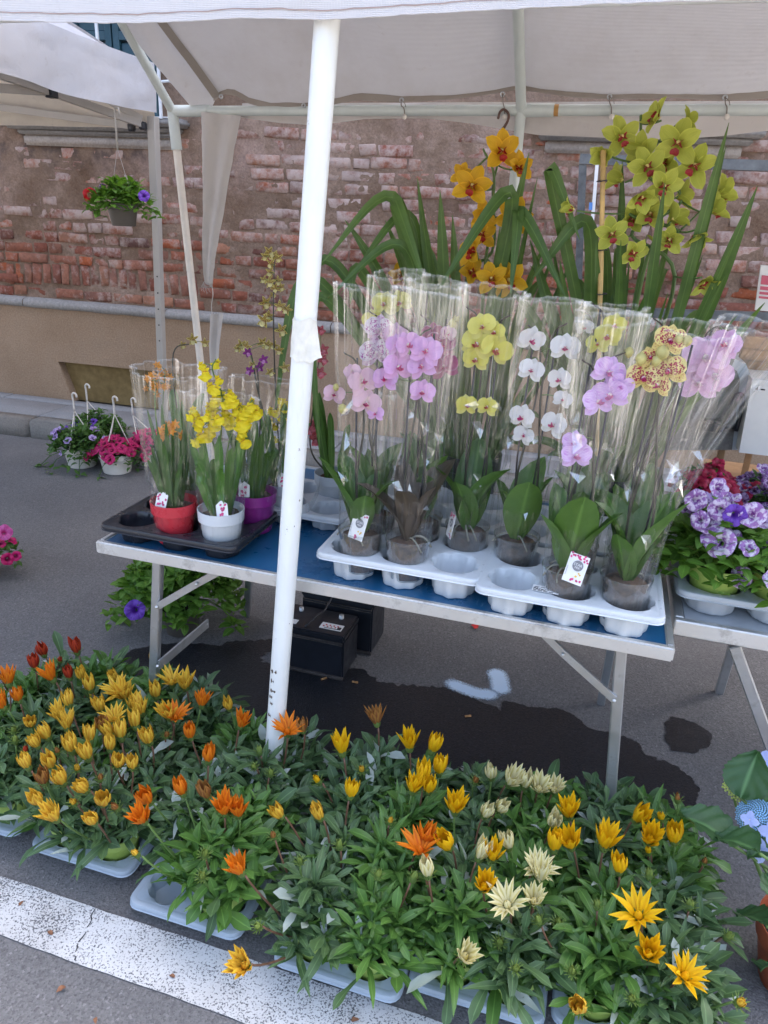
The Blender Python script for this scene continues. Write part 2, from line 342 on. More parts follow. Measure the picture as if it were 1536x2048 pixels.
def cloth(name, c, tr=.35, dirt=.35, dirtc=(.42, .37, .33), ws=900):
    k = NT(name); v = k.pos(); w1 = k.n('TexWave', i_Vector=v, i_Scale=ws*.12, bands_direction='X'); w2 = k.n('TexWave', i_Vector=v, i_Scale=ws*.12, bands_direction='Z')
    col = k.mix(k.ramp(k.noise(v, 2.2, 6, .68), [(.5, 0), (.75, dirt)]), c, dirtc); col = k.mix(k.ramp(k.noise(v, 26, 4, .7), [(.62, 0), (.78, dirt*.8)]), col, dirtc)
    k.P(Base_Color=col, Roughness=.8, Specular_IOR_Level=.2); k.bump(k.math('ADD', k.math('ADD', w1.outputs[1], w2.outputs[1]), k.math('MULTIPLY', k.noise(k.mapv(v, (3, 3, 4.5), rot=(.3, .5, .5)), 1.5, 3, .5), 14.)), .3, .006)
    k.thin(col, tr); return k.m
TARP = cloth('tent_fabric', (.64, .625, .63), .09); TARP2 = cloth('neighbour_fabric', (.60, .60, .63), .2); HEM = cloth('hem_webbing', (.33, .29, .25), .05, .5, (.2, .16, .13)); RAG = cloth('torn_fabric', (.62, .58, .54), .25, .6)
TARPIN = cloth('neighbour_lining', (.66, .60, .50), .3, .5)
def metalpaint(name, c, chips=.0, rust=(.16, .10, .06), rough=.35):
    k = NT(name); v = k.pos(); n = k.noise(v, 34, 5, .7); col = k.ramp(k.noise(k.mapv(v, (6, 6, 1.2)), 3., 5, .6), [(.3, tuple(q*.9 for q in c)), (.7, c)])
    if chips: col = k.mix(k.ramp(n, [(1-chips-.02, 0), (1-chips, 1)]), col, rust)
    col = k.mix(k.ramp(k.noise(k.mapv(v, (25, 25, 3)), 1., 5, .7), [(.6, 0), (.75, .25)]), col, (.45, .42, .36))
    k.P(Base_Color=col, Roughness=rough); k.bump(k.noise(v, 300, 2), .05, .001); return k.m
WPAINT = metalpaint('white_pole_paint', (.80, .82, .80), .30); GPAINT = metalpaint('pale_green_pole_paint', (.56, .60, .56), .28); TPAINT = metalpaint('taupe_pole_paint', (.40, .37, .33), .0); RAIL = metalpaint('window_rail_white', (.78, .78, .78))
def alum(name, c=(.62, .62, .61), rough=.32):
    k = NT(name); v = k.coord(); n = k.noise(k.mapv(v, (4, 120, 120)), 1., 3); st = k.noise(v, 18, 5, .7)
    col = k.mix(k.ramp(st, [(.55, 0), (.72, .55)]), c, (.30, .27, .23)); k.P(Base_Color=col, Metallic=.85, Roughness=k.ramp(st, [(.3, rough), (.7, rough+.25)])); k.bump(n, .1, .001); return k.m
ALU = alum('aluminium', (.70, .70, .69), .38); GALV = alum('galvanised_steel', (.52, .53, .54), .35)
def blue_top():
    k = NT('blue_tabletop'); v = k.pos(); sc = k.noise(k.mapv(v, (60, 9, 9), rot=(0, 0, .5)), 1., 5, .75); d = k.noise(v, 7, 5, .7); sp = k.voro(v, 70)
    col = k.ramp(d, [(.3, (.012, .085, .19)), (.7, (.02, .125, .26))]); col = k.mix(k.ramp(sc, [(.62, 0), (.72, .4)]), col, (.32, .45, .55)); col = k.mix(k.ramp(sp, [(.05, .5), (.1, 0)]), col, (.05, .06, .06))
    k.P(Base_Color=col, Roughness=k.ramp(d, [(.3, .22), (.7, .42)])); k.bump(sc, .06, .001); return k.m
BLUE = blue_top()
PWHITE = plain('white_plastic', (.60, .63, .65), .35, var=.05); PBLACK = plain('black_plastic', (.016, .018, .024), .32, var=.3); PRED = plain('red_plastic', (.52, .035, .05), .3, var=.1)
PPURP = plain('purple_plastic', (.23, .02, .20), .35, var=.1); PGREY = plain('grey_plastic', (.42, .45, .48), .45, var=.08); PLIME = plain('lime_plastic', (.34, .46, .10), .4, var=.1); PTERRA = plain('terracotta_plastic', (.40, .09, .035), .45, var=.15)
PBROWN = plain('taupe_plastic', (.10, .085, .07), .5); PCREAM = plain('cream_plastic', (.70, .64, .56), .45); PMAUVE = plain('mauve_plastic', (.30, .22, .21), .4); PICE = plain('ice_blue_plastic', (.60, .68, .76), .35); PTRAY = plain('pale_grey_tray_plastic', (.36, .42, .48), .4, var=.08)
PBATT = plain('battery_plastic', (.014, .016, .022), .4, var=.3, bump=.1); PBATTB = plain('battery_dusty_top', (.06, .05, .045), .7, var=.5, scale=25); BATTO = plain('battery_orange_strip', (.33, .15, .05), .6, var=.4, scale=20)
PAPER = plain('white_paper', (.80, .79, .77), .7, var=.05); INK = plain('black_ink', (.02, .02, .022), .6); INKR = plain('red_ink', (.55, .05, .05), .6); INKB = plain('grey_ink', (.22, .22, .24), .6); MAG = plain('magenta_print', (.58, .04, .17), .6, var=.5, scale=120); YEL = plain('yellow_print', (.8, .5, .05), .6, var=.3, scale=100)
SOIL = plain('potting_soil', (.028, .02, .014), .95, var=.6, scale=60, bump=.9, bscale=120); BARK = plain('orchid_bark', (.085, .05, .03), .9, var=.8, scale=55, bump=.9, bscale=90); ROOT = plain('aerial_root', (.24, .23, .18), .6, var=.2)
BAMBOO = plain('bamboo_cane', (.52, .34, .12), .5, var=.25, scale=14); STAKE = plain('dark_stake', (.03, .027, .03), .4); RUST = plain('rusty_hook', (.10, .05, .035), .7, var=.4, scale=60); STRING = plain('cord', (.22, .19, .16), .9); TAPE = plain('masking_tape', (.72, .70, .62), .75, var=.08, scale=40, bump=.5, bscale=60)
TAPEB = plain('brown_tape', (.42, .22, .06), .5); SHUT = plain('blue_shutter_paint', (.022, .07, .095), .45, var=.2); GLASSD = plain('dark_window_pane', (.03, .05, .06), .08); WOOD = plain('crate_wood', (.38, .22, .11), .7, var=.25, scale=14); CARD = plain('white_carton', (.70, .68, .64), .75, var=.05)
CONC = stucco('grey_felt', (.20, .19, .175), (.27, .26, .24), 140, .3, .2); STEELD = plain('dark_steel', (.13, .14, .145), .45, .5, var=.3, scale=20)
FILM = film_mat('clear_film'); FOLD = film_mat('folded_film', (.97, .98, .98), .24, .02, .08, 1.0); CPOT = film_mat('clear_pot_plastic', (.80, .83, .83), .05, .06, .08, 1.3); CFILM2 = film_mat('plastic_strap', (.75, .78, .8), .08, .28, .15)
# ================================================================== SETTING
def poly_sheet(name, pts, z, mat, jit=0., sub=1, kind='structure', seed=1):
    P = np.array([atz(x, y, 0)[:2] for x, y in pts]); out = []; n = len(P); k = 0
    for i in range(n):
        a, b = P[i], P[(i+1) % n]; m = max(1, int(np.linalg.norm(b-a)/.004)) if sub else 1
        for j in range(m):
            q = a+(b-a)*j/m; nn = np.array([-(b-a)[1], (b-a)[0]]); nn /= np.linalg.norm(nn)
            out.append(q + nn*jit*(float(fbm(q[0]*14+seed, q[1]*14, seed*.7, 3))+.8*float(fbm(q[0]*55+seed, q[1]*55, seed*.3, 4))))
    b = MB(); b.add([(p[0], p[1], z) for p in out], [tuple(range(len(out)))]); o = b.build(name, mat, None, (P[:, 0].mean(), P[:, 1].mean(), z), smooth=False)
    return tag(o, kind=kind)
g = MB(); g.add([(-90, -90, 0), (90, -90, 0), (90, 90, 0), (-90, 90, 0)], [(0, 1, 2, 3)]); tag(g.build('road', ASPH, None, (0, 0, 0), False), kind='structure')
wet = [(200, 1330), (262, 1302), (335, 1288), (440, 1291), (470, 1282), (545, 1281), (556, 1296), (530, 1306), (525, 1325), (560, 1335), (640, 1345), (695, 1342), (722, 1340), (762, 1365), (830, 1373), (890, 1377), (930, 1386), (962, 1402), (1000, 1422), (1012, 1405), (1060, 1412), (1120, 1420), (1145, 1432), (1182, 1456), (1214, 1466), (1272, 1484), (1280, 1500), (1312, 1522), (1350, 1533), (1392, 1560), (1404, 1588), (1390, 1640), (1200, 1700), (900, 1690), (600, 1640), (300, 1560), (190, 1420)]
poly_sheet('wet_patch', wet, .003, WET, .022)
poly_sheet('wet_patch', [(1330, 1450), (1345, 1436), (1368, 1440), (1398, 1452), (1422, 1470), (1420, 1496), (1390, 1508), (1345, 1502), (1330, 1478)], .003, WET, .012, seed=4)
# worn white edge line with its cracks
b = MB(); b.grid(lambda u, v: (-6+12*u, .942+.134*v+.0012*math.sin(u*160)+.001*math.sin(u*531+v), .004), 240, 1); tag(b.build('road_line', LINE, None, (0, 1, .004), False), kind='structure')
CRACK = plain('crack_dark', (.02, .02, .02), .95)
def crack(pts, w):
    P = spline([atz(x, y, .0055) for x, y in pts], 6); b = MB(); n = len(P); V = []
    for i, p in enumerate(P):
        d = P[min(n-1, i+1)]-P[max(0, i-1)]; d /= np.linalg.norm(d); q = np.array([-d[1], d[0], 0])*w*(.5+abs(float(vnoise(i*.7, 3.3)))); j = float(vnoise(i*.9, 8.1))*.004
        V += [p-q+j, p+q+j]
    b.add(V, [(2*i, 2*i+1, 2*i+3, 2*i+2) for i in range(n-1)]); tag(b.build('road_crack', CRACK, None, None, False), kind='structure')
crack([(190, 1812), (180, 1840), (172, 1862), (155, 1888), (152, 1905), (150, 1925)], .0016); crack([(1470-768+0, 2015), (706, 2030), (700, 2044)], .0012)
# pale blue L-shaped mark on the asphalt, fading out at its edges
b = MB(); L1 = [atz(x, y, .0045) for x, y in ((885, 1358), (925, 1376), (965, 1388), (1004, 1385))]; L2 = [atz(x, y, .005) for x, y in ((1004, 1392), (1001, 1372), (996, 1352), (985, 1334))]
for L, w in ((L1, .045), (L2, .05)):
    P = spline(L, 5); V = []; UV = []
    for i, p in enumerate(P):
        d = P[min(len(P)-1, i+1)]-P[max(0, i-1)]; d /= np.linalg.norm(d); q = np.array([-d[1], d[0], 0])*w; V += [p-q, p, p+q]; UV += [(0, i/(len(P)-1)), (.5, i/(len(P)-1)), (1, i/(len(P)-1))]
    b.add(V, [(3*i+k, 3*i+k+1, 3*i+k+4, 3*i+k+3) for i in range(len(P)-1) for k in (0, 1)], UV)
tag(b.build('blue_mark', BLUEMARK, None, None, False), kind='structure')

# ------------------------------------------------------------------ pavement along the house
WX = T(-4.0, 4.85, 0) @ Matrix.Rotation(R_(3), 4, 'Z'); WXi = WX.inverted()
def wl(p): q = WXi @ Vector(tuple(float(a) for a in p)); return q          # world -> wall frame (s, depth, z)
def wallpx(x, y, dep=0.):
    d = ray(x, y); n = np.array([-math.sin(R_(3)), math.cos(R_(3)), 0]); t = ((np.array([-4.0, 4.85, 0])-CAM)@n + dep)/(d@n); return wl(CAM+d*t)
pave = new('pavement', None, None, WX.copy()); tag(pave, kind='structure')
b = MB(); b.box((2.5, -.32, .05), (11.0, .60, .10), WX); b.build('bedding', SLAB, pave, smooth=False)
ks = MB(); ks.box((0, 0, 0), (.985, .15, .16), None, .014, seg=2); km = ks.mesh('kerb_stone', KERB); 
for i in range(11): new('kerb_stone', km, pave, WX @ T(-2.4+i*1.0, -.585, .046+.002*(i % 2)))
sm_ = MB().box((0, 0, 0), (.74, .36, .03), None, .006).mesh('slab', SLAB); st_ = MB().box((0, 0, 0), (1.18, .125, .03), None, .006).mesh('slab', SLAB)
for i in range(14): new('slab', sm_, pave, WX @ T(-2.55+i*.75, -.325, .108+.0015*(i % 3)))
for i in range(9): new('slab', st_, pave, WX @ T(-2.3+i*1.19, -.075, .110+.001*(i % 2)))

# ------------------------------------------------------------------ the old house
house = new('old_brick_house', None, None, WX.copy()); tag(house, 'weathered brick house with tan rendered base and stone window sills behind the stalls', 'building')
nL, nT = -.085, .42; nR = nL+1.05
b = MB()
b.box(((-2.6+nL)/2, .15, .41), (nL+2.6, .3, .826), WX); b.box(((nR+7.4)/2, .15, .41), (7.4-nR, .3, .826), WX); b.box(((nL+nR)/2, .15, (nT+.823)/2), (nR-nL, .3, .823-nT), WX)
plinth = b.build('plinth', PLINTH, house, smooth=False)
b = MB(); V = [(nL-.004, -.003, .0), (nL+.06, .05, .11), (nL+.004, .05, nT), (nL-.004, -.003, nT)]
b.add([(nL, -.002, nT), (nL+.10, -.004, .11), (nL+.10, .10, .11), (nL, .10, nT), (nL-.03, .10, nT), (nL-.03, .1, .11), (nL-.03, -.002, nT), (nL-.03, -.004, .11)], [(0, 1, 2, 3), (6, 7, 1, 0)], None, 0, WX); b.build('reveal', PLINTH, plinth, smooth=False)
b = MB(); b.box(((nL+nR)/2, .085, .27), (nR-nL+.02, .03, .32), WX); b.build('niche_board', NICHE, house, smooth=False)
rl = random.Random(5); s0 = -2.6; li = 0
while s0 < 7.3:
    w = rl.uniform(.8, 1.3); q = MB(); nn = 14
    def led(u, v, s0=s0, w=w):
        a = [(-.012, .822), (-.026, .830), (-.030, .853), (-.022, .874), (.0, .886), (.045, .893)][round(v*5)]
        s = s0+.003+(w-.006)*u; k = .004*float(fbm(s*9, v*3, 1.)); return (s, a[0]+k, a[1]+k)
    q.grid(led, nn, 5, 0, False, WX); q.build('ledge_stone', LEDGE, house); s0 += w; li += 1
b = MB(); b.box((2.4, .45, 6.1), (11.0, .5, 5.8), WX); b.build('upper_wall', UPPER, house, smooth=False); b = MB(); b.box((2.4, .5, 9.15), (11.4, 1.2, .3), WX, .04); b.build('eaves', SILL, house, smooth=False)
b = MB(); b.box((2.4, .80, 1.65), (11.0, .9, 3.4), WX); b.box((2.4, .335, .41), (11.0, .05, .9), WX); b.build('inner_wall', UPPER, house, smooth=False)
# mortar body: real relief, recessed round the clean bricks low down, smeared over the bricks higher up
ns, nz = 690, 170; SS = np.linspace(-2.3, 7.3, ns+1); ZZ = np.linspace(.86, 3.2, nz+1); sg, zg = np.meshgrid(SS, ZZ)
lowm = np.clip((1.46 + .12*fbm(sg*1.5, zg*2) - .05*(sg > 1.2) - zg)/.16, 0, 1)
dep = .026 + .013*lowm + .013*fbm(sg*7, zg*9, .5, 5) - .006*(1-lowm) + .006*fbm(sg*28, zg*28, 2., 3)
dep -= .009*np.clip((zg-1.52-.16*fbm(sg*3, zg*3, 4.))/.22, 0, 1)*np.clip((1.75+.6*fbm(sg*2.3, zg*2.3, 6.)-sg)/.6, 0, 1)*np.clip(.75+1.1*fbm(sg*2.6, zg*3.1, 9.), 0, 1.2)
upz = np.clip((zg-2.05-.05*fbm(sg*2, zg*2))/.08, 0, 1); dep = dep*(1-upz) + (.008+.004*fbm(sg*5, zg*5))*upz
def depth_at(s, z): return dep[int(np.clip((z-.86)/2.34*nz, 0, nz)), int(np.clip((s+2.3)/9.6*ns, 0, ns))]
b = MB(); idx = np.arange((ns+1)*(nz+1)).reshape(nz+1, ns+1)
fq = np.stack([idx[:-1, :-1], idx[:-1, 1:], idx[1:, 1:], idx[1:, :-1]], -1).reshape(-1, 4)
b.add(np.stack([sg.ravel(), dep.ravel(), zg.ravel()], 1), fq.tolist(), None, 0, WX); wall = b.build('wall', [MORTAR], house)
def brickmesh(w, h, seed):
    r = random.Random(seed); bm = bmesh.new(); bmesh.ops.create_cube(bm, size=1)
    for q in bm.verts: q.co = Vector((q.co.x*w, q.co.y*.07, q.co.z*h))
    bmesh.ops.bevel(bm, geom=bm.edges[:], offset=min(w, h)*.10, segments=1, affect='EDGES', clamp_overlap=True)
    for q in bm.verts: q.co += Vector((r.uniform(-.008, .008), r.uniform(-.005, .005), r.uniform(-.006, .006)))
    bm.verts.index_update(); out = ([tuple(q.co) for q in bm.verts], [tuple(q.index for q in p.verts) for p in bm.faces]); bm.free(); return out
BV = {k: [brickmesh(w, .068 if k != 'v' else .145, 10*ord(k)+i) for i in range(5)] for k, w in (('s', .232), ('h', .112), ('v', .062))}
BMS = {}
for k in BV:
    for i, (v, f) in enumerate(BV[k]): q = MB(); q.add(v, f); BMS[k, i] = q.mesh('brick', BRICK)
rb = random.Random(11); cand = []
for row in range(15):
    z = .935+row*.081; s = -2.25+rb.uniform(0, .2)
    while s < 7.2:
        kk = 's' if rb.random() < .55 else 'h'; w = (.232 if kk == 's' else .112); x = s+w/2
        if row in (1, 2) and -.48 < x < 1.15: s += w+.014; continue
        if rb.random() > .04: cand.append((kk, x, z+rb.uniform(-.005, .005), rb.uniform(-.02, .02)))
        s += w+.014+rb.uniform(-.003, .006)
x = -.44
while x < 1.12: cand.append(('v', x, 1.058+rb.uniform(-.008, .008)+.02*(1-((x-.34)/.8)**2), (x-.34)*-.16+rb.uniform(-.04, .04))); x += .079+rb.uniform(-.004, .008)
def pix(p):
    d = np.array(p)-CAM; w = d@fwd; return 768+F_PX*(d@iR)/w, 1024-F_PX*(d@iU)/w
keep, rest = [], []
for c in cand:
    px, py = pix(WX @ Vector((c[1], 0, c[2]))); vis = -20 < px < 1556 and 200 < py < 660
    sc = (2 if vis else 0) + (1.0 if not (px > 660 and py > 430) else 0) - (.6 if px > 1230 else 0) + (.2 if c[0] != 'h' else 0) - (.5 if py < 235 else 0)
    keep.append((sc, c))
keep.sort(key=lambda q: -q[0])
stuff = MB()
for i, (sc, (kk, x, z, rot)) in enumerate(keep):
    d = depth_at(x, z); dl = .009 if (z > 1.55 and x < 1.6) else 0.; d += dl; proud = (.010 if z < 1.42 else .0055)+rb.uniform(-.010, .006)
    M = WX @ T(x, max(.004, d-proud)+.035, z) @ Matrix.Rotation(rot, 4, 'Y') @ Matrix.Rotation(rb.uniform(-.04, .04), 4, 'Z')
    vi = rb.randrange(5)
    if i < 298: new('brick', BMS[kk, vi], wall, M)
    else: stuff.add(*BV[kk][vi], None, 0, M)
tag(stuff.build('bricks_far', BRICK, wall), kind='stuff')
# left window: sill mouldings, shutters, white rail
sl_, sr_ = wallpx(12, 236)[0], wallpx(378, 248)[0]
for nm, pr, z0, z1, ins in (('sill', .13, 2.075, 2.125, 0), ('sill_moulding', .085, 2.045, 2.078, .05), ('sill_moulding', .05, 2.015, 2.047, .11), ('sill_apron', .02, 1.945, 2.017, .13)):
    b = MB(); b.box(((sl_+sr_)/2, (.05-pr)/2, (z0+z1)/2), (sr_-sl_-2*ins, pr+.05, z1-z0), WX, min(.014, (z1-z0)*.3), seg=2); b.build(nm, SILL if nm != 'sill_apron' else UPPER, house)
b = MB(); b.box(((sl_+sr_)/2, -.025, 2.129), (sr_-sl_-.16, .19, .006), WX); b.build('sill_flashing', RAIL, house, smooth=False)
shl, shr = wallpx(225, 60)[0], wallpx(316, 110)[0]
win = MB(); win.box(((shl+shr)/2-.25, .004, 2.6), (shr-shl+.5, .03, .96), WX); win = win.build('window', GLASSD, house, smooth=False)
for k in range(3):
    b = MB(); x1 = shr-.005-k*.30; 
    b.box((x1-.02, -.03, 2.6), (.045, .04, .95), WX, .004); b.box((x1-.265, -.03, 2.6), (.045, .04, .95), WX, .004)
    for zz in (2.15, 2.6, 3.05): b.box((x1-.142, -.03, zz), (.205, .036, .05), WX, .003)
    sh = b.build('shutter', SHUT, win, smooth=False)
for k in range(3):
    for zz in (2.37, 2.82):
        b = MB(); b.box((shr-.147-k*.30, -.018, zz), (.2, .02, .385), WX, .006); b.build('shutter_panel', SHUT, win, smooth=False)
rail = MB(); rx = wallpx(300, 70, -.12)[0]
for q in range(4): rail.box((rx+.045-q*.42, -.12, 2.5), (.018, .012, .76), WX)
for zz in (2.72, 2.86): rail.box((rx-.6, -.12, zz), (1.32, .016, .022), WX)
rail.build('window_rail', RAIL, win, smooth=False)
b = MB(); b.tube([WX @ Vector(p) for p in ((rx+.05, -.12, 2.33), (rx+.12, -.125, 2.335), (rx+.18, -.07, 2.31), (rx+.19, .02, 2.30))], .009, 6); b.build('rail_bracket', RAIL, win)
# right window sill, behind the rear flap of the tent
rsl, rsr = wallpx(1078, 280)[0], wallpx(1500, 290)[0]
for nm, pr, z0, z1, ins in (('sill', .13, 2.10, 2.15, -.05), ('sill_moulding', .08, 2.065, 2.102, 0), ('sill_apron', .025, 2.0, 2.067, .04)):
    b = MB(); b.box(((rsl+rsr)/2, (.05-pr)/2, (z0+z1)/2), (rsr-rsl-2*ins, pr+.05, z1-z0), WX, .01, seg=2); b.build(nm, SILL if nm != 'sill_apron' else UPPER, house)

# ------------------------------------------------------------------ the flower stall's tent
YF, YB = 1.50, 3.10
ptop, pbot = aty(655, 30, YF), aty(551, 1460, YF); kb = ptop[2]/(ptop[2]-pbot[2]); pbase = ptop+(pbot-ptop)*kb; pbase[2] = 0
tent = thing('market_tent', 'white fabric market tent with white front pole and pale green rear frame over the orchids', 'tent', pbase)
CL = aty(345, 222, YB); zb = float(CL[2]); xl = float(CL[0])
pole = MB(); pole.tube([pbase, pbase+(ptop-pbase)*.5, ptop], .0245, 20); pole = pole.build('front_pole', WPAINT, tent, auto=40)
b = MB(); CHIP = plain('bare_rusty_steel', (.10, .07, .05), .8, var=.5, scale=80); ax = (ptop-pbase)/np.linalg.norm(ptop-pbase); rc = random.Random(3)
for i in range(26):
    zz = rc.choice((.40, .42, .44, .47, .5, .36, rc.uniform(.3, 1.6))); c = pbase+ax*zz; th = -1.9+rc.uniform(-.35, .3) if zz < .55 else rc.uniform(-2.6, -.4)
    o = np.array([math.cos(th), math.sin(th), 0]); t2 = np.array([-o[1], o[0], 0]); r1, r2 = rc.uniform(.001, .004), rc.uniform(.0015, .008)
    if zz > .55: r1 *= .4; r2 *= .4
    V = [c+o*.0249+t2*r1*math.cos(a)*rc.uniform(.5, 1.2)+ax*r2*math.sin(a)*rc.uniform(.5, 1.2) for a in np.arange(7)*2*PI/7]
    b.add(V, [tuple(range(7))])
b.build('paint_chips', CHIP, pole, smooth=False)
tz = aty(620, 680, YF-.026)     # crumpled masking tape
b = MB()
def tapef(u, v):
    th = -3.0+2.9*u; zz = float(tz[2])-.045+.085*v + .01*float(fbm(u*4, v*3, 3.)); c = pbase+ax*(zz/ax[2]); r = .0262+.003*abs(float(fbm(u*6, v*6, 1.)))+ (.02*max(0, u-.75)*4*(1-v))
    return c+np.array([math.cos(th)*r, math.sin(th)*r, 0])
b.grid(tapef, 18, 8); b.build('tape', TAPE, pole, smooth=False)
# rear frame
def pipe(name, pts, r, mat, par=tent, seg=14): q = MB(); q.tube(pts, r, seg); return q.build(name, mat, par, auto=40)
xr = 1.75; zr = float(aty(1536, 214, YB)[2]); xm = float(aty(1042, 225, YB)[0]); zm = zb+(zr-zb)*.5
eave = lambda x: zb+(zr-zb)*(x-xl)/(1.1-xl)
SL = .80; YR = 2.28; ridge = lambda x: eave(x)+SL*(YB-YR)
bar = pipe('rear_bar', [(xl, YB, zb), ((xl+xm)/2, YB, eave((xl+xm)/2)), (xm, YB, eave(xm)), (xr, YB, eave(xr))], .019, GPAINT)
for x, ln in ((xl, .17), (xm, .12)): q = MB(); q.tube([(x+.005, YB, eave(x)), (x+ln, YB, eave(x+ln))], .0225, 14); q.build('sleeve_joint', GPAINT, bar, auto=40)
q = MB(); a = float(aty(1092, 225, YB)[0]); q.tube([(a, YB, eave(a)), (a+.045, YB, eave(a+.045))], .0198, 14); q.build('tape_band', TAPEB, bar, auto=40)
p2 = aty(395, 670, YB); d2 = (p2-CL); f2 = CL+d2*(zb/(zb-p2[2])); mid2 = CL+d2*.16
rp = pipe('rear_pole', [CL, mid2], .0225, GPAINT); pipe('rear_pole_leg', [mid2, f2*[1, 1, 0]], .0165, PCREAM)
pipe('rear_pole', [(xm, YB, eave(xm)), (xm+.01, YB, 0)], .019, GPAINT); pipe('rear_pole', [(xr, YB, eave(xr)), (xr, YB, 0)], .019, GPAINT)
for x in (xl, xm, xr): pipe('rafter', [(x, YB, eave(x)), (x, YR, ridge(x))], .019, GPAINT); pipe('rafter', [(x, YR, ridge(x)), (x, YF, float(ptop[2])+.02)], .019, GPAINT)
pipe('ridge_pole', [(xl, YR, ridge(xl)), (xr, YR, ridge(xr))], .019, GPAINT); pipe('front_bar', [(xl, YF, float(ptop[2])+.015), (xr, YF, float(ptop[2])+.03)], .019, WPAINT)
pipe('front_pole', [(xr, YF, 2.0), (xr, YF, 0)], .0245, WPAINT, seg=16); pipe('front_pole', [(xl-.05, YF, 2.0), (xl-.06, YF, 0)], .0245, WPAINT, seg=16)
# canopy: rear hem follows the sag between its eyelets
hempx = [(395, 150), (428, 196), (450, 181), (472, 183), (500, 200), (545, 211), (607, 212), (660, 203), (720, 191), (803, 197), (905, 190), (1040, 172), (1130, 184), (1218, 190), (1330, 188), (1450, 192), (1536, 188), (1700, 190)]
hemw = np.array([aty(x, y, YB-.005) for x, y in hempx]); cxl = float(hemw[1][0])
def hem(x): return float(np.interp(x, hemw[1:, 0], hemw[1:, 2])) if x < hemw[-1][0] else float(hemw[-1][2])
def can(u, v):
    x = cxl + (xr+.1-cxl)*u - .16*v*(1-u)**6 ; t = v**.9
    zt = ridge(x)+.024; z0 = hem(x); y = YB-.004+(YR-YB)*t; z = z0+(zt-z0)*t
    sag = -.03*math.sin(PI*t)*(1-.5*abs(math.sin((x-xm)*2.1)))+.010*float(fbm(x*3.2+t*2, t*2.5, 1.))+.012*math.sin(x*5+t*4)*(1-t)*t
    return (x, y, z+sag)
b = MB(); b.grid(can, 110, 22); canopy = b.build('canopy', TARP, tent)
def hemf(u, v):
    x = cxl+(xr-cxl)*u; return (x, YB-.010-.002*v+.006*float(fbm(x*6, 2.)), hem(x)-.014+.036*v+.004*float(fbm(x*9, 1.)))
b = MB(); b.grid(hemf, 130, 2); b.build('hem_strip', HEM, canopy)
def hemL(u, v):   # hem up the left edge of the rear slope
    p = np.array(can(.0, v*.62)); q = np.array(can(.02, v*.62)); d = (q-p)/np.linalg.norm(q-p); return p + d*(.036*u) + np.array([0, -.012, -.004])
b = MB(); b.grid(hemL, 2, 26); b.build('hem_strip', HEM, canopy)
def side(u, v):   # loose strip of cloth between the left rafter and the hem
    p = np.array(can(0., .0+v*.95)); w = .10+.10*v; return p + np.array([-w*u, .015+.02*u+.012*math.sin(v*9+u*3), -.06*u*(1-v)-.02*math.sin(u*PI)])
b = MB(); b.grid(side, 8, 30); b.build('side_flap', TARP, canopy)
for x, y in ((442, 193), (607, 211), (803, 200), (1005, 188), (1219, 193), (1450, 195)):
    p = aty(x, y, YB-.02); q = MB(); X = face(p, (0, -1, 0)); q.add(*[(lambda V, f: (V, f))(*( [ (r*math.cos(a), r*math.sin(a), zz) for r, zz in ((.004, .001), (.0055, .004), (.0085, .003), (.0095, -.002)) for a in np.arange(12)*PI/6], [(i*12+k, i*12+(k+1) % 12, (i+1)*12+(k+1) % 12, (i+1)*12+k) for i in range(3) for k in range(12)]))][0], None, 0, X); q.build('eyelet', GALV, canopy)
    if x > 620:
        q = MB(); zb_ = eave(p[0]); q.tube(spline([p+[0, -.004, 0], p+[.004, -.012, -.02], (p[0]+.012, YB-.024, zb_+.005), (p[0]+.016, YB-.02, zb_-.022)], 4), .0022, 5); q.tube(spline([p+[0, -.004, 0], p+[.015, -.006, -.012], p+[.02, -.004, -.024]], 4), .0015, 5); q.build('tie_cord', STRING, canopy)
        q = MB(); q.lathe([(.0, -.01), (.007, -.007), (.0095, 0), (.007, .007), (0, .01)], (p[0]+.017, YB-.026, zb_-.024), 10); q.build('toggle_ball', PCREAM, canopy)
# front slope and front valance
def fro(u, v):
    x = xl-.3+(xr+.5-xl)*u; zt = ridge(x)+.024; ze = float(ptop[2])+.06; t = v; return (x, YR+(YF-.04-YR)*t, zt+(ze-zt)*t-.02*math.sin(PI*t)+.006*float(fbm(x*4, t*3)))
b = MB(); b.grid(fro, 60, 10); b.build('canopy_front', TARP, tent)
valpx = [(-300, 40), (0, 42), (75, 44), (160, 45), (250, 46), (380, 43), (480, 37), (560, 38), (640, 40), (760, 33), (880, 26), (1000, 18), (1180, 10), (1350, 4), (1536, -2), (1800, -6)]
vw = np.array([aty(x, y, YF-.045) for x, y in valpx])
def val(u, v):
    x = vw[0, 0]+(vw[-1, 0]-vw[0, 0])*u; zl = float(np.interp(x, vw[:, 0], vw[:, 2])); zt = float(ptop[2])+.10; return (x, YF-.042-.004*v+.006*float(fbm(x*5, v*2, 4.)), zl+(zt-zl)*v+.0015*float(fbm(x*40, 1.))*(1-v))
b = MB(); b.grid(val, 160, 10); vo = b.build('front_valance', TARP, tent)
def stitch(u, v): p = val(u, 0.); return (p[0], p[1]-.0035, p[2]+.0135+.0022*v+.002*float(fbm(p[0]*20, 5.)))
b = MB(); b.grid(stitch, 160, 1); b.build('stitching', plain('thread', (.35, .27, .24), .9), vo)
b = MB(); b.grid(lambda u, v: (lambda p: (p[0], p[1]-.0022, p[2]+.0005+.0125*v))(val(u, 0.)), 160, 1); b.build('valance_hem', TARP, vo)
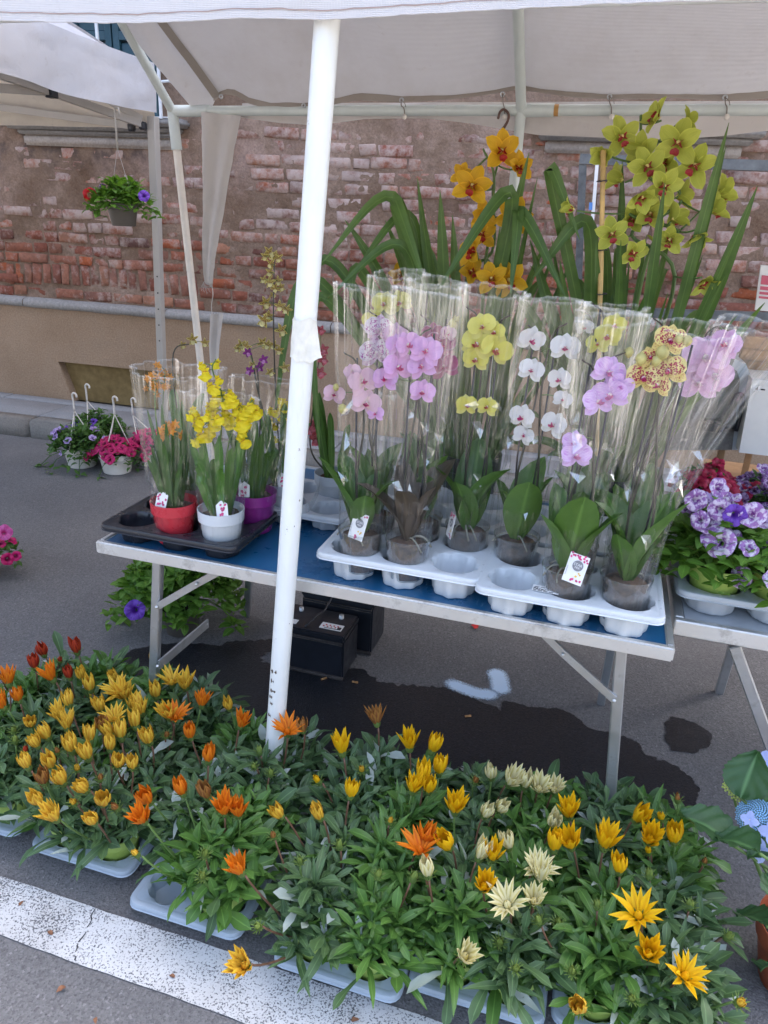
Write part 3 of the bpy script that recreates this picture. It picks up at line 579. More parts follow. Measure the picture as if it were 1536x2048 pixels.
# what is left of the torn rear wall
flap = [(485, 232, 236), (560, 232, 246), (630, 231, 250), (730, 229, 238), (850, 228, 237), (930, 226, 245), (1010, 226, 258), (1075, 225, 270), (1160, 224, 274), (1260, 223, 278), (1350, 222, 278), (1440, 220, 272), (1536, 219, 262), (1700, 216, 255)]
fx = np.array([[aty(a, c, YB+.02)[0], aty(a, c, YB+.02)[2]] for a, _, c in flap])
def flp(u, v): x = fx[0, 0]+(fx[-1, 0]-fx[0, 0])*u; z0 = eave(x)+.03; z1 = float(np.interp(x, fx[:, 0], fx[:, 1])); return (x, YB+.021+.012*v*math.sin(x*9)+.004*float(fbm(x*8, v*3)), z0+(z1-z0)*v)
b = MB(); b.grid(flp, 90, 8); b.build('rear_flap', RAG, tent)
cw = [aty(x, y, YB-.022) for x, y in ((403, 224), (405, 300), (408, 400), (406, 500), (409, 560), (420, 572))]; cw2 = [aty(x, y, YB-.022) for x, y in ((484, 232), (468, 300), (450, 400), (432, 500), (425, 560), (424, 575))]
cl_, cr_ = spline(cw, 6), spline(cw2, 6)
def rag(u, v): i = v*(len(cl_)-1); k = min(int(i), len(cl_)-2); t = i-k; a = cl_[k]+(cl_[k+1]-cl_[k])*t; c = cr_[k]+(cr_[k+1]-cr_[k])*t; p = a+(c-a)*u; return p+np.array([.004*float(fbm(v*20, u*5)), -.012*math.sin(u*9+v*3)*(1-v*.6), 0])
b = MB(); b.grid(rag, 12, 40); b.build('torn_strip', RAG, tent)
b = MB(); rr = random.Random(9)
for i in range(14): a = aty(406+rr.uniform(0, 18), 560+rr.uniform(0, 10), YB-.022); b.tube(spline([a, a+[rr.uniform(-.012, .008), -.003, -.02], a+[rr.uniform(-.015, .012), 0, -rr.uniform(.02, .05)]], 3), .0008, 4)
b.tube(spline([aty(x, y, YB-.022) for x, y in ((424, 570), (426, 590), (423, 610), (424, 630))], 4), .002, 5); b.build('frayed_threads', RAG, tent)
lo = [aty(x, y, YB-.022) for x, y in ((421, 628), (418, 690), (422, 760))]; hi_ = [aty(x, y, YB-.022) for x, y in ((448, 626), (440, 690), (436, 760))]
b = MB(); b.grid(lambda u, v: np.array([np.interp(v, [0, .5, 1], [q[k] for q in lo])*(1-u)+np.interp(v, [0, .5, 1], [q[k] for q in hi_])*u for k in range(3)])+[0, -.006*math.sin(u*8), .004*math.sin(u*40)*(v < .05)], 12, 12); b.build('torn_strip', RAG, tent)
# s-hook hanging on the rear bar
hp = lambda x, y: aty(x, y, YB-.03)
q = MB(); q.tube(spline([hp(*p) for p in ((996, 238), (1000, 224), (1008, 219), (1017, 228), (1016, 240), (1010, 252), (1003, 264), (1008, 275), (1011, 290), (1012, 325))], 5), np.r_[np.full(20, .0045), np.linspace(.0045, .0075, 16), np.full(10, .003)][:46], 8); tag(q.build('hanging_hook', RUST), 'brown rusty hook hanging on the rear tent bar above the yellow cymbidium', 'hook')

# ------------------------------------------------------------------ neighbouring pop-up tent
pc = aty(307, 250, 3.85); pl_ = aty(322, 680, 3.85); pf = pc+(pl_-pc)*(pc[2]/(pc[2]-pl_[2])); pf[2] = 0
nt = thing('popup_tent', 'neighbouring pop-up tent with bluish white roof and taupe metal post', 'tent', pf)
nx, ny, nz_ = float(pc[0]), 3.85, float(pc[2]); y0_ = .9; x0_ = nx+.14; xL = nx-3.0; AP = np.array([nx-1.5, 2.4, nz_+1.30])
cor = [np.array([nx, ny, nz_+.27]), np.array([x0_, y0_, nz_+.27]), np.array([xL, y0_, nz_+.27]), np.array([xL, ny, nz_+.27])]
b = MB()
for i in range(4):
    A, B = cor[i], cor[(i+1) % 4]
    b.grid(lambda u, v, A=A, B=B: (lambda p: (p[0], p[1], p[2]-.10*math.sin(PI*v)*(1-.3*u)+.016*math.sin((p[0]+p[1])*9+v*2)*(1-v)+.02*float(fbm(p[0]*3+p[1]*3, p[1]*5, 2.))))(((A+(B-A)*u)*(1-v)+AP*v)), 26, 14)
b.build('canopy', TARP2, nt)
vbot = [(-200, 85), (0, 135), (60, 148), (150, 176), (230, 205), (290, 226), (307, 231)]; vb = np.array([(lambda p: p)(atz(x, y, nz_+.02)) for x, y in vbot])
def nval(u, v):
    y = y0_+(ny-y0_)*u; x = x0_+(nx-x0_)*(y-y0_)/(ny-y0_)+.02; k = math.sin(y*7+v*2)*.5+math.sin(y*13.7)*.3
    return (x+.022*v*k+.01*v+.02*float(fbm(y*4+v*1.5, v*2.5-y, 3.)), y, nz_+.285-(.235+.010*math.sin(y*4.3)+.02*(ny-y)/3)*v)
b = MB(); b.grid(nval, 90, 10); b.build('valance', TARP2, nt)
b = MB(); b.grid(lambda u, v: (xL+(nx-xL)*u, ny+.01+.01*math.sin(u*40)*v, nz_+.285-.30*v), 50, 6); b.build('valance', TARPIN, nt)
q = MB(); q.beam(pf, pc, .042, .042, (0, 1, 0), bev=.004); post = q.build('post', TPAINT, nt, smooth=False)
q = MB(); a = pf+(pc-pf)*.78; q.beam(a, pc+[0, 0, .04], .048, .048, (0, 1, 0), bev=.004); q.build('post_sleeve', TPAINT, post, smooth=False)
q = MB()
for i in range(5): z = .86+i*.09; c = pf+(pc-pf)*(z/pc[2]); q.lathe([(.0, -.0005), (.0045, -.0003), (.0045, .001)], (0, 0, 0), 8, 0, face(c+[.004, -.0222, 0], (0, -1, 0)))
q.build('post_holes', INK, post)
for x, y in ((x0_, y0_), (xL, y0_), (xL, ny)): q = MB(); q.beam((x, y, 0), (x, y, nz_+.1), .042, .042, (0, 1, 0)); q.build('post', TPAINT, nt, smooth=False)
tx = lambda y: x0_+(nx-x0_)*(y-y0_)/(ny-y0_)-.05
for (ya, za), (yb, zb2) in (((2.42, nz_-.20), (3.82, nz_+.06)), ((2.42, nz_+.06), (3.82, nz_-.20)), ((.92, nz_-.2), (2.40, nz_+.06)), ((.92, nz_+.06), (2.40, nz_-.2))):
    pass
jn = atz(70, 183, nz_+.045); ty = float(jn[1])
def tr(name, p, q_): q = MB(); q.beam(p, q_, .018, .034, (0, 0, 1)); return q.build(name, TPAINT, nt, smooth=False)
J = np.array([tx(ty), ty, nz_+.045])
tr('truss_bar', (nx-.04, ny-.06, nz_+.0), J+[0, 0, 0]); tr('truss_bar', J, (tx(y0_+.5)+.0, y0_+.5, nz_+.14)); tr('truss_bar', J+[-.018, 0, 0], (tx(y0_+.6), y0_+.6, nz_-.12)); tr('truss_bar', J+[-.018, 0, 0], (tx(ny)-.03, ny-.4, nz_+.13))
q = MB(); q.box(J+[.004, 0, 0], (.04, .045, .05), None, .004); q.build('truss_joint', PBLACK, nt, smooth=False)
for dx in (0, -.07): q = MB(); q.box((nx-.035+dx, ny-.045, nz_-.01-abs(dx)*.1), (.035, .04, .04), None, .008); q.build('corner_fitting', PBLACK, nt, smooth=False)
tr('truss_bar', (nx-.1, ny-.03, nz_-.01), (nx-1.5, ny-.03, nz_+.12)); tr('roof_bar', (nx-.03, ny-.06, nz_+.02), (nx-.5, ny-.55, nz_+.32))
# ================================================================== TABLES
ZT = .72
def table(name, label, x0, x1, y0, y1, legs, loc):
    t = thing(name, label, 'table', loc)
    b = MB(); b.box(((x0+x1)/2, (y0+y1)/2, ZT-.011), (x1-x0-.034, y1-y0-.034, .018)); b.build('table_top', BLUE, t, smooth=False)
    b = MB(); b.box(((x0+x1)/2, y0+.009, ZT-.014), (x1-x0, .018, .036), None, .004, seg=2); b.build('edge_rail', ALU, t, auto=40)
    b = MB(); b.box(((x0+x1)/2, y1-.009, ZT-.014), (x1-x0, .018, .036), None, .004, seg=2); b.build('edge_rail', ALU, t, auto=40)
    for x in (x0+.009, x1-.009): b = MB(); b.box((x, (y0+y1)/2, ZT-.0145), (.018, y1-y0-.037, .035), None, .004, seg=2); b.build('edge_rail', ALU, t, auto=40)
    return t
TX0, TX1, TY0, TY1 = -1.275, .253, 1.575, 2.44
tb = table('folding_table', 'folding table with scuffed blue top and aluminium edge holding the wrapped orchids', TX0, TX1, TY0, TY1, None, ((TX0+TX1)/2, 2.0, 0))
def leg(t, p, q, w=.028, mat=GALV): b = MB(); b.beam(p, q, w, w*.8, (0, 1, 0), bev=.003); return b.build('leg', mat, t, smooth=False)
def at_leg(xa, ya, xb, yb, Y):      # a straight leg seen between two pixels, standing in the plane y = Y
    a, c = aty(xa, ya, Y), aty(xb, yb, Y); d = c-a; return a, a+d*(a[2]/(a[2]-c[2]))
for pxs in ((319, 1125, 309, 1368), (1238, 1305, 1219, 1600)):
    a, c = at_leg(*pxs, TY0+.07); a[2] = ZT-.03; leg(tb, a, c)
for pxs in ((500, 1150, 494, 1232), ):
    a = np.array([-1.17, TY1-.08, ZT-.03]); c = atz(494, 1232, 0); leg(tb, a, c)
leg(tb, (aty(1222, 1300, TY1-.1)[0], TY1-.1, ZT-.03), (float(aty(1213, 1420, TY1-.1)[0])-.02, TY1-.06, 0))
def brace(t, pts, w=.02, h=.006, mat=GALV):
    b = MB()
    for p, q in zip(pts[:-1], pts[1:]): b.beam(p, q, h, w, (0, 0, 1))
    o = b.build('brace', mat, t, smooth=False)
    for p in pts: r = MB(); r.lathe([(0, .006), (.004, .005), (.005, 0)], (0, 0, 0), 8, 0, face(np.array(p)+[0, -.006, 0], (0, -1, 0))); r.build('rivet', ALU, o)
brace(tb, [aty(444, 1140, TY0+.08), aty(396, 1166, TY0+.065), aty(316, 1212, TY0+.055)]); brace(tb, [aty(1078, 1258, TY0+.08), aty(1126, 1306, TY0+.07), aty(1228, 1398, TY0+.055)])
brace(tb, [aty(416, 1246, TY0+.30), aty(318, 1330, TY0+.05)], .03); 
# second table on the right
t2 = thing('side_table', 'bare aluminium framed folding table carrying the grey trays of petunias', 'table', (.85, 2.2, 0)); SX0, SX1, SY0, SY1 = .263, 1.35, 1.745, 2.62
for nm, c, s in (('edge_rail', ((SX0+SX1)/2, SY0, .695), (SX1-SX0, .022, .042)), ('edge_rail', ((SX0+SX1)/2, SY1, .695), (SX1-SX0, .022, .042)), ('edge_rail', (SX0+.012, (SY0+SY1)/2, .695), (.022, SY1-SY0-.026, .040)), ('edge_rail', (SX1-.012, (SY0+SY1)/2, .695), (.022, SY1-SY0-.026, .040))): b = MB(); b.box(c, s, None, .003); b.build(nm, ALU, t2, smooth=False)
b = MB(); b.box(((SX0+SX1)/2, (SY0+SY1)/2, .705), (SX1-SX0-.05, SY1-SY0-.03, .014)); b.build('table_top', PGREY, t2, smooth=False)
lg = at_leg(1468, 1290, 1536, 1478, 1.83); leg(t2, lg[0], lg[1], .03); leg(t2, aty(1478, 1275, 2.5)*[1, 1, 0]+[.0, 0, .69], atz(1438, 1385, 0), .03)
leg(t2, (1.25, 1.82, .69), (1.27, 1.80, 0), .03); leg(t2, (1.25, 2.52, .69), (1.27, 2.54, 0), .03)

# ================================================================== TRAYS AND POTS
def traymesh(nx, ny, p, r, h, mat, lob=8, lobd=.06, margin=.012, name='tray'):
    """moulded carrier: deck with round cells, cups below, rounded skirt; origin at the middle of the bottom"""
    b = MB(); seg = 48
    for i in range(nx):
        for j in range(ny):
            cx, cy = (i-(nx-1)/2)*p, (j-(ny-1)/2)*p; rings = []
            sq = []
            for k in range(seg):
                th = 2*PI*k/seg; c, s = math.cos(th), math.sin(th); m = max(abs(c), abs(s)); sq.append((cx+c/m*p/2, cy+s/m*p/2, h))
            rings.append(sq)
            for rr, zz in ((r+.004, h), (r, h-.004), (r*.97, h*.62), (r*.90, .004), (r*.86, 0), (r*.02, 0)):
                rings.append([(cx+rr*(1+lobd*(zz < h-.002)*math.cos(lob*2*PI*k/seg))*math.cos(2*PI*k/seg), cy+rr*(1+lobd*(zz < h-.002)*math.cos(lob*2*PI*k/seg))*math.sin(2*PI*k/seg), zz) for k in range(seg)])
            n = len(rings); b.add([q for rg in rings for q in rg], [(a*seg+k, a*seg+(k+1) % seg, (a+1)*seg+(k+1) % seg, (a+1)*seg+k) for a in range(n-1) for k in range(seg)])
    X, Y = nx*p/2, ny*p/2; m = margin; prof = [(0, h), (m*.5, h+.002), (m, h), (m+.003, h-.006), (m+.001, h-.013), (m+.004, h-.015)]; per = []
    cr = .02
    def ring(o, z):
        out = []
        for sx, sy, a0 in ((1, -1, -PI/2), (1, 1, 0), (-1, 1, PI/2), (-1, -1, PI)):
            for q in range(5): th = a0+PI/2*q/4; R = cr*.6+o; out.append((sx*(X-cr*.6)+R*math.cos(th), sy*(Y-cr*.6)+R*math.sin(th), z))
        return out
    rg = [ring(o, z) for o, z in prof]; N = len(rg[0]); b.add([q for g_ in rg for q in g_], [(a*N+k, a*N+(k+1) % N, (a+1)*N+(k+1) % N, (a+1)*N+k) for a in range(len(rg)-1) for k in range(N)])
    return b.mesh(name, mat)
def tray(name, mesh, loc, label, group=None, rz=0.):
    o = new(name, mesh, None, T(*loc) @ Matrix.Rotation(rz, 4, 'Z')); mesh.set_sharp_from_angle(angle=R_(45)); return tag(o, label, 'tray', group)
def potprof(r0, r1, h, lip=.006, t=.0022):
    return [(.001, 0), (r0*.96, 0), (r0, .003), (r1-.004, h*.70), (r1-.003, h*.72), (r1+lip*.3, h*.74), (r1+lip*.5, h*.97), (r1+lip*.55, h), (r1+lip*.55-t, h), (r1-.003, h*.80), (r1-.006, h*.72)]
def add_pot(par, c, r0, r1, h, mat, soil=SOIL, name='pot', X=None, fill=.82):
    b = MB(); b.lathe(potprof(r0, r1, h), c, 28); o = b.build(name, mat, par, auto=35)
    s = MB(); rr = r0+(r1-r0)*fill
    s.grid(lambda u, v: (c[0]+(rr-.003)*v*math.cos(2*PI*u), c[1]+(rr-.003)*v*math.sin(2*PI*u), c[2]+h*fill+.006*float(fbm(v*math.cos(2*PI*u)*4+c[0]*9, v*math.sin(2*PI*u)*4))*1.4), 22, 6, 0, True); s.build('soil', soil, par)
    return o
# carriers on the blue table
TW = traymesh(3, 2, .1345, .0575, .076, PWHITE); TK = traymesh(3, 2, .130, .053, .055, PBLACK, 6, .04); TG = traymesh(2, 2, .135, .054, .055, PGREY, 8, .05); TI = traymesh(2, 2, .135, .054, .055, PWHITE, 8, .05)
ta = tray('orchid_tray', TW, (-.416, 1.745, ZT), 'white moulded tray with one empty front cup under the pink and yellow moth orchids')
tb_ = tray('orchid_tray', TW, (.004, 1.712, ZT), 'white moulded tray with a printed price sticker under the white and spotted moth orchids')
tray('orchid_tray', TW, (-.41, 2.07, ZT), 'white moulded tray hidden behind the row of wrapped pink orchids'); tray('orchid_tray', TW, (.0, 2.04, ZT), 'white moulded tray behind the wrapped spotted orchids, below the green cymbidium')
tk = tray('seedling_tray', TK, (-1.055, 1.722, ZT), 'black plastic tray with an empty cell holding the red, white and purple pots')
tgr = tray('pot_carrier', TG, (-.795, 2.02, ZT), 'grey plastic tray under the grey pots behind the front pole')
tray('pot_carrier', TI, (-1.13, 2.03, ZT), 'small white tray with a pale blue pot behind the black tray')
# printed sticker on tray B, lettering on the black tray
b = MB(); c = atz(1092, 1178, ZT+.078); X = T(*map(float, c)) @ Matrix.Rotation(R_(-2), 4, 'Z'); b.box((0, -.006, .0018), (.062, .030, .0008), X); stk = b.build('price_sticker', PAPER, tb_, smooth=False)
b = MB()
for k, (w, y) in enumerate(((.05, .005), (.012, .0005), (.05, -.0035), (.03, -.007), (.048, -.0125))):
    n = max(3, int(w/.0026)); 
    for i in range(n):
        if (i*7+k) % 5: b.box((-.027+i*.0026, y-.006, .0024), (.0021, .0028 if k != 4 else .0034, .0004), X)
b.build('print', INK, stk, smooth=False)
def text(name, body, M, size, mat, par, ext=.0004):
    cu = bpy.data.curves.new(name, 'FONT'); cu.body = body; cu.size = size; cu.align_x = 'CENTER'; cu.align_y = 'CENTER'; cu.extrude = ext; cu.resolution_u = 3
    o = bpy.data.objects.new(name, cu); COL.objects.link(o); dg = bpy.context.evaluated_depsgraph_get(); me = bpy.data.meshes.new_from_object(o.evaluated_get(dg)); bpy.data.objects.remove(o); bpy.data.curves.remove(cu)
    me.materials.clear(); me.materials.append(mat); return new(name, me, par, M)

# ================================================================== ORCHIDS
RO = random.Random(21)
PHL = leaf_mat('moth_orchid_leaf', (.045, .11, .02), (.10, .19, .04), .38, .35, .2); PHLD = leaf_mat('dark_orchid_leaf', (.055, .04, .035), (.09, .07, .045), .4, .3, .2)
CYL = leaf_mat('cymbidium_leaf', (.045, .10, .018), (.12, .20, .045), .42, .25, .25); STEMG = plain('green_stem', (.10, .17, .04), .5, var=.25); STEMD = plain('dark_stem', (.05, .045, .03), .5, var=.3)
BUD = plain('orchid_bud', (.45, .40, .14), .5, var=.25, scale=40); LIPW = plain('pale_column', (.8, .74, .66), .5)
def lipmesh(name, mat, s=1.):
    b = MB()
    for sg in (-1, 1): b.add(*leafgeo(.013*s, .011*s, 'round', 4, 2, -1.2, .8), 0, T(0, 0, .003) @ Matrix.Rotation(sg*1.25+PI*.0, 4, 'Z') @ Matrix.Rotation(.9, 4, 'X'))
    b.add(*leafgeo(.020*s, .013*s, 'point', 5, 2, -1.0, .5), 0, T(0, -.001, .003) @ Matrix.Rotation(PI, 4, 'Z') @ Matrix.Rotation(.9, 4, 'X'))
    return b.mesh(name, mat)
def colmesh(mat): b = MB(); b.tube([(0, .001, 0), (0, .003, .006), (0, .002, .011), (0, -.001, .013)], [.003, .0038, .0042, .0015], 8); return b.mesh('column', mat)
COLW = colmesh(LIPW); COLY = colmesh(plain('yellow_column', (.75, .62, .2), .5))
class Phal:
    def __init__(s, name, pet, sep, lip, scale=1.):
        s.p = [leafmesh('petal', pet, .040, .046, 'round', 6, 4, .25, .10, .12, a0=.25, seed=i*2.) for i in range(2)]
        s.s = [leafmesh('sepal', sep, .040, .027, 'ellip', 5, 2, .35, .15, .05, a0=.1, seed=i) for i in range(2)]; s.l = lipmesh('lip', lip, 1.45); s.k = scale
    def flower(s, par, loc, n, size=1., roll=0.):
        k = s.k*size; M = face(loc, n, s=k, roll=roll); f = new('flower', COLW, par, M)
        for a in (0, 2.15, -2.15): new('sepal', s.s[RO.randrange(2)], f, M @ Matrix.Rotation(a, 4, 'Z'))
        for a in (1.18, -1.18): new('petal', s.p[RO.randrange(2)], f, M @ T(0, .001, .0025) @ Matrix.Rotation(a, 4, 'Z') @ Matrix.Rotation(RO.uniform(-.12, .12), 4, 'Y'))
        new('lip', s.l, f, M); return f
pm = petal_mat
LMAG = pm('lip_magenta', (.55, .02, .16), (.62, .05, .22)); LRED = pm('lip_red', (.55, .03, .05), (.6, .12, .08)); LPINK = pm('lip_pink', (.75, .25, .38), (.7, .3, .5)); LWHT = pm('lip_pale', (.8, .7, .7), (.75, .5, .6))
PH = {
 'blush': Phal('blush', pm('petal_blush', (.70, .44, .52), (.74, .52, .60), (.72, .62, .45), .3), pm('sepal_blush', (.68, .42, .50), (.72, .50, .56)), LMAG),
 'lilac': Phal('lilac', pm('petal_lilac', (.68, .36, .62), (.72, .46, .70), vein=(.55, .2, .5), veinw=.35), pm('sepal_lilac', (.66, .34, .58), (.70, .42, .66)), LMAG),
 'wine': Phal('wine', pm('petal_wine', (.30, .03, .13), (.40, .07, .20), edge=(.7, .5, .6)), pm('sepal_wine', (.34, .06, .16), (.42, .12, .22)), LMAG),
 'splash': Phal('splash', pm('petal_splash', (.78, .68, .76), (.80, .72, .80), spots=(.36, .01, .30), spot_scale=11., spot_lo=.42), pm('sepal_splash', (.74, .55, .70), spots=(.4, .03, .32), spot_scale=10., spot_lo=.36), LWHT),
 'yellow': Phal('yellow', pm('petal_yellow', (.72, .66, .10), (.76, .72, .16)), pm('sepal_yellow', (.70, .64, .12), (.72, .68, .2)), LRED),
 'white': Phal('white', pm('petal_white', (.80, .78, .76), (.82, .80, .78)), pm('sepal_white', (.78, .76, .70), (.8, .78, .74)), LMAG),
 'striped': Phal('striped', pm('petal_striped', (.74, .52, .78), (.76, .58, .80), vein=(.55, .22, .62), veinw=.75), pm('sepal_striped', (.72, .52, .76), vein=(.55, .22, .62), veinw=.6), LPINK),
 'leopard': Phal('leopard', pm('petal_leopard', (.76, .64, .22), (.78, .68, .30), spots=(.34, .015, .06), spot_scale=10., spot_lo=.50), pm('sepal_leopard', (.72, .58, .17), (.75, .63, .25), spots=(.38, .04, .06), spot_scale=12., spot_lo=.34), LMAG, 1.0),
 'freckle': Phal('freckle', pm('petal_freckle', (.76, .46, .66), (.78, .54, .72), spots=(.5, .12, .38), spot_scale=24., spot_lo=.16), pm('sepal_freckle', (.74, .44, .64), (.76, .52, .70), spots=(.5, .12, .38), spot_scale=22., spot_lo=.2), LWHT, 1.25),
}
PL = [leafmesh('leaf', PHL, .20, .078, 'ellip', 8, 4, b_, .35, .06, a0=a_, seed=i) for i, (b_, a_) in enumerate(((.35, .15), (.6, .3), (.2, .05), (.9, .4)))]
PLD = [leafmesh('leaf', PHLD, .20, .060, 'ellip', 8, 4, b_, .45, .06, a0=.2, seed=i) for i, b_ in enumerate((.4, .9))]
def sleeve_mesh(c, h, r0, r1, seed, lean=(0, 0), flat=.75, pleat=1., z0=.012):
    """crinkled clear florist sleeve: narrow at the pot, wide and ragged at the top"""
    r = random.Random(seed); ph = [r.uniform(0, 6.28) for _ in range(8)]; b = MB(); nu, nv = 128, 30; rot = r.uniform(-.5, .5)
    def fn(u, v):
        th = 2*PI*u; t = v; rad = r0+(r1-r0)*t**.85
        tri = lambda q: abs((q/PI) % 2-1)*2-1; pl = pleat*(.05*math.sin(5*th+ph[0])+.06*tri(9*th+ph[1]+t)+.065*tri(15*th+ph[2]+1.2*t)+.05*tri(26*th+ph[3]-.8*t))*(.22+t**1.1)
        cr = float(fbm(th*1.6+seed, t*5, seed*.37, 3))
        cr2 = abs(float(vnoise(th*2.5+ph[4], t*9+ph[5], seed*.7))); band = math.exp(-((t-.42)/.22)**2)
        rad *= 1+pl+.045*cr*(.3+t)-.34*band*max(0, cr2-.22)+.05*band*float(vnoise(th*5, t*16, seed*.9))
        zz = h*t + (.010*math.sin(th+ph[6])+.004*float(vnoise(th*3.2, seed)))*t**6
        x, y = rad*math.cos(th+rot), rad*math.sin(th+rot)*(1-(1-flat)*t)
        return (c[0]+x+lean[0]*t*t, c[1]+y+lean[1]*t*t, c[2]+z0+zz)
    b.grid(fn, nu, nv, 0, True); return b
def folds(par, c, h, r0, r1, lean, seed, n=4):
    # creased corners where the film is folded over itself
    r = random.Random(seed*7+1)
    for i in range(n):
        th = -PI/2+.15+r.uniform(-.95, .95); t = r.uniform(.26, .62); rad = (r0+(r1-r0)*t**.85)*1.03; o = np.array([c[0]+rad*math.cos(th)+lean[0]*t*t, c[1]+rad*math.sin(th)*(1-.25*t)+lean[1]*t*t, c[2]+.012+h*t])
        X = face(o, (math.cos(th)+r.uniform(-.5, .5), math.sin(th), r.uniform(-.1, .8)), roll=r.uniform(-.7, .7)); w, l = r.uniform(.008, .02), r.uniform(.022, .05); b = MB()
        b.add([(-w, l*.5, 0), (w*.7, l*.45, .003), (w, -l*.1, -.002), (0, -l*.5, .002), (-w*.4, 0, .004), (w*.2, l*.1, -.003)], [(0, 4, 5), (0, 5, 1), (1, 5, 2), (5, 3, 2), (4, 3, 5)], None, 0, X); b.build('fold', FOLD, par, smooth=False)
def plant_tag(par, c, w, h, n, roll=0., star=True):
    X = face(c, n, roll=roll); b = MB(); b.box((0, 0, 0), (w, h, .0008), X, .0); cd_ = b.build('care_card', PAPER, par, smooth=False)
    r = random.Random(int(c[0]*1e4)); b = MB()
    def blot(cx, cy, rad, z=.0009, n_=7): b.add([(cx+rad*r.uniform(.6, 1.1)*math.cos(a), cy+rad*r.uniform(.6, 1.1)*math.sin(a), z) for a in np.arange(n_)*2*PI/n_], [tuple(range(n_))], None, 0, X)
    for i in range(15): blot(r.uniform(-.44, .44)*w, h*(.5-abs(r.gauss(.03, .10))), w*.07, .0008+i*.00002)
    for i in range(4): blot(r.uniform(-.1, .4)*w, -h*r.uniform(.3, .45), w*.08, .0009+i*.00002)
    b.build('flower_print', MAG, cd_, smooth=False); b = MB()
    for i in range(4): blot(r.uniform(.1, .35)*w, -h*r.uniform(.1, .25), w*.06, .0013+i*.00002)
    b.build('yellow_print', YEL, cd_, smooth=False)
    if star:
        b = MB(); b.add([(w*.05+.27*w*math.cos(a), h*.12+.27*w*math.sin(a), .0018) for a in np.arange(28)*2*PI/28], [tuple(range(28))], None, 0, X); b.build('badge', INKB, cd_, smooth=False)
        text('lettering', 'STAR', X @ T(w*.05, h*.15, .0022), w*.19, PAPER, cd_, .0001); text('lettering', 'MIX', X @ T(w*.05, h*.05, .0022), w*.15, PAPER, cd_, .0001)
        text('lettering', 'PHALAENOPSIS', X @ T(-w*.42, -h*.12, .0014) @ Matrix.Rotation(PI/2, 4, 'Z'), w*.07, INKB, cd_, .0001)
    return cd_
CAMV = Vector((0, 0, CAM_H))
def tocam(p, jit=.35, up=0.): v = (CAMV-Vector(tuple(float(a) for a in p))).normalized(); return v+Vector((RO.uniform(-jit, jit), RO.uniform(-jit, jit)*.4, RO.uniform(-jit, jit)*.6+up))
